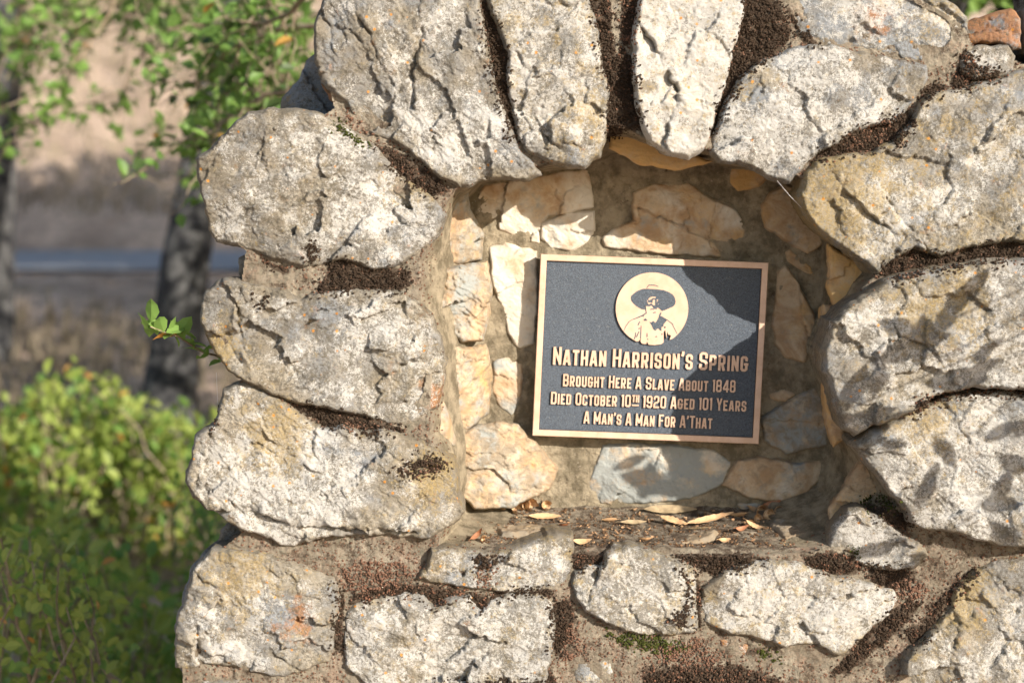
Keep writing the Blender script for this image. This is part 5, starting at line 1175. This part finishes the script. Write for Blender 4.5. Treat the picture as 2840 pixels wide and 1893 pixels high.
# sunlit bush, lower left
def bush(name, lab, env, n_st, seed, mats, wts, L, Wd, yr, base_px, single=290, per=30, group=None, parts=True):
    r = random.Random(seed); bx_, by_ = at(*base_px)[0], base_px[2]; root = empty(name, (bx_, by_, float(ground_z(bx_, by_))), lab, 'bush', group); sp = []
    for i in range(n_st):
        tx = r.uniform(0, 1); k = tx * (len(env) - 1); a = env[int(k)]; b = env[min(int(k) + 1, len(env) - 1)]; f_ = k - int(k)
        ex = a[0] + (b[0] - a[0]) * f_; ey = a[1] + (b[1] - a[1]) * f_; y = r.uniform(*yr); drop = r.random() ** 1.2 * 520 if i > n_st * .3 else r.uniform(0, 60)
        tip = at(ex + r.gauss(0, 12), ey + drop, y); g_ = np.array([tip[0] * .9 + bx_ * .1 + r.gauss(0, .1), y + r.gauss(0, .1), tip[2] - r.uniform(.25, .5)])
        pts = bent(g_, tip, r, 6, .12); V, F = tube(pts, .005, '', None, sides=5, taper=.35); mesh_obj('stem', V, F, M_TWIG, root)
        for m_ in range(per):
            u_ = r.uniform(.2, 1.03); i2 = min(int(u_ * 6), 5); p = pts[i2] + (pts[i2 + 1] - pts[i2]) * min(1, u_ * 6 - i2)
            sp.append((p + np.array([r.gauss(0, 1), r.gauss(0, 1), r.gauss(0, .8)]) * (.03 + .03 * (1 - u_)), rand_rot(r, .8)))
    put_leaves(root, sp, mats, L, Wd, seed, single=single, wts=wts)
    return root
bush('evergreen_bush', 'sunlit yellow green bush at lower left behind the wall', [(-40,1010),(30,930),(100,860),(200,850),(270,900),(340,940),(420,960),(520,940)], 150, 31, [M_LFB, M_LF, M_LFY], [.72, .25, .03], .052, .032, (3.2, 4.2), (220, 1300, 3.6), per=30)
bush('evergreen_bush', 'lower darker bush in the bottom left corner, mostly in the wall shade', [(-40,1260),(60,1240),(140,1180),(260,1230),(330,1330),(420,1360),(520,1400)], 90, 32, [M_LF, M_LFB, M_LFY], [.3, .69, .01], .050, .031, (1.6, 2.6), (200, 1500, 2.0), per=24)  # lit leaf colour mixed in to brighten the shaded bush
bush('evergreen_bush', 'nearest low bush in the bottom left corner with sunlit sprigs', [(-60,1240),(40,1200),(110,1180),(170,1260),(215,1420),(235,1520)], 46, 35, [M_LFB, M_LF, M_LFY], [.8, .19, .01], .036, .022, (.65, 1.25), (60, 1600, .9), per=26)
bush('evergreen_bush', 'dim green bush between the trunk and the left edge of the wall', [(440,1080),(480,1000),(520,1050),(560,1150)], 40, 33, [M_LF, M_LFB], [.8, .2], .034, .021, (2.0, 3.2), (520, 1300, 2.6), per=26, single=150)
# dark trees
def oak(loc, H, Rc, n_, lab, seed, lf=.11, mat=M_LFD, squash=.7):
    r = random.Random(seed); g_ = float(ground_z(loc[0], loc[1])); root = empty('oak_tree', (loc[0], loc[1], g_), lab, 'tree', 'oak trees behind the wall')
    base = np.array([loc[0], loc[1], g_ - .1]); top = base + np.array([r.gauss(0, .3), r.gauss(0, .3), H * .75]); V, F = tube(bent(base, top, r, 7, .05), .22, '', None, sides=12, taper=.35); mesh_obj('trunk', V, F, M_BARK, root)
    cl = []
    for k in range(16):
        d = np.array([r.gauss(0, 1), r.gauss(0, 1), r.gauss(.2, .8)]); d /= np.linalg.norm(d); c_ = np.array([loc[0], loc[1], g_ + H - Rc * squash]) + d * np.array([Rc, Rc, Rc * squash]) * r.uniform(.35, .8); cl.append(c_)
        V, F = tube(bent(base + (top - base) * r.uniform(.45, .9), c_, r, 5, .12), .07, '', None, sides=6, taper=.3); mesh_obj('limb', V, F, M_BARK, root)
    sp = []
    for i in range(n_):
        c_ = cl[r.randrange(16)]; d = np.array([r.gauss(0, 1), r.gauss(0, 1), r.gauss(0, 1)]); d *= Rc * .36 * r.random() ** .3 / np.linalg.norm(d); sp.append((c_ + d * np.array([1, 1, .8]), rand_rot(r)))
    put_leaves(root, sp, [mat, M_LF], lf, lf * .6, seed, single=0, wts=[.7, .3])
oak((.9, 6.3), 4.7, 1.9, 12000, 'big dark oak hidden mostly behind the wall, added to shade the slope', 51, .13)
oak((2.35, 5.6), 3.9, 1.5, 12000, 'dark green oak seen over the top right corner of the wall', 52, .08)
oak((1.0, 2.4), 2.7, .8, 4500, 'small leafy oak right behind the middle of the wall, added to shade the grass', 57, .05, M_LF)
oak((1.8, 3.2), 3.7, 1.5, 12000, 'leafy young oak right behind the wall at its right end, crown enlarged to shade the ground', 54, .05, M_LF)
oak((.9, 4.3), 3.7, 1.2, 7000, 'small dense oak hidden behind the middle of the wall, added to shade below the path', 56, .06)
oak((-12.5, 15.0), 5.6, 2.2, 4000, 'oak on the slope beyond the left edge of the view', 55, .1)

# the oak twig in front of the wall's right part whose shadow falls on the stones (outside the frame)
SH_ = [(2020,735,52,-32),(2065,760,46,-30),(2188,728,60,52),(2150,770,50,50),(2130,800,44,85),(2122,840,40,80),(2010,826,70,8),(2065,812,50,10),(2150,868,60,-15),(2215,862,46,12),(2235,830,40,30),
       (2008,1022,40,-20),(2150,1000,50,-62),(2165,1035,40,-55),(2262,1010,60,15),(2310,1040,60,-40),(2340,1000,60,30),(2130,1160,54,85),(2120,1120,40,60),(2262,1150,60,-20),(2290,1190,60,-60),(2300,1160,60,70),
       (2050,1255,56,10),(2025,1260,40,20),(2155,1252,40,-30),(2150,1310,40,60),(2120,1320,40,50),
       (1440,1082,56,-25),(1475,1096,56,-30),(1510,1110,60,-20),(1560,1096,56,70),(1540,1132,60,10),(1580,1120,60,-70),(1500,1140,50,80),(1622,1062,40,85),(1600,1145,50,20),(1560,1150,50,-10),(1425,1070,40,10)]
tw = empty('oak_branch', (4.3, -1.5, 0.0), 'low oak branch beside the viewer casting leaf shadows on the right stones', 'tree')
r = random.Random(9); hubs = {}; sgroups = [range(0, 6), range(6, 11), range(11, 17), range(17, 22), range(22, 27), range(27, 38)]
tv, tf = leaf_tpl(1.0, .42)
lfm = bpy.data.meshes.new('leaf'); lfm.from_pydata(tv.tolist(), [], tf); lfm.materials.append(mat_simple('dark_leaf', (0.03, 0.05, 0.015), (0.06, 0.09, 0.03), 6, .6))
tr = np.array([4.3, -1.5, 0.0]); V, F = tube(bent(tr - [0, 0, .1], tr + [.1, .1, 4.2], r, 8, .04), .17, '', None, sides=12, taper=.5); mesh_obj('trunk', V, F, M_BARK, tw)
main = np.array([4.1, -1.45, 3.2])
for gi, gr in enumerate(sgroups):
    ps = []
    for i in gr:
        dx, dy, ln, an = SH_[i]; Yq = .20 if i >= 27 else (-.115 if i < 11 else -.08); q_ = at(dx, dy, Yq); ps.append((q_ + TOSUN * ((1.12 if i >= 27 else .8) + r.uniform(-.08, .08)), ln * K * (.00092 if 10 < i < 27 else .00120), an))
    c_ = np.mean([p[0] for p in ps], 0); hub = c_ + np.array([.05, -.02, .03])
    V, F = tube(bent(hub, main + (hub - main) * .12, r, 8, .03), .0016, '', None, sides=5, taper=4); mesh_obj('twig', V, F, M_TWIG, tw)
    for p, L, an in ps:
        a = math.radians(an); rt = np.cross(TRAVEL, [0, 0, 1]); rt /= np.linalg.norm(rt); up_ = np.cross(rt, TRAVEL)
        X_ = rt * math.cos(a) + up_ * math.sin(a); Y_ = np.cross(TOSUN, X_)
        Rm = Matrix((X_, Y_, TOSUN)).transposed()       # leaf faces the sun
        o = bpy.data.objects.new('leaf', lfm); COL.objects.link(o); o.parent = tw
        o.location = Vector(p - X_ * 0 - Y_ * 0) - Vector(WLOC[tw.name]); o.rotation_euler = (Rm @ Matrix.Rotation(math.radians(-90), 3, 'Z')).to_euler(); o.scale = (L,) * 3
        V, F = tube([p, (p + hub) / 2 + np.array([0, 0, .01]), hub], .0009, '', None, sides=4); mesh_obj('twig', V, F, M_TWIG, tw)
V, F = tube(bent(tr + [0, 0, 2.6], main + (np.array([2.2, -1.3, 2.5]) - main) * .3, r, 6, .05), .05, '', None, sides=8, taper=.3); mesh_obj('limb', V, F, M_BARK, tw)
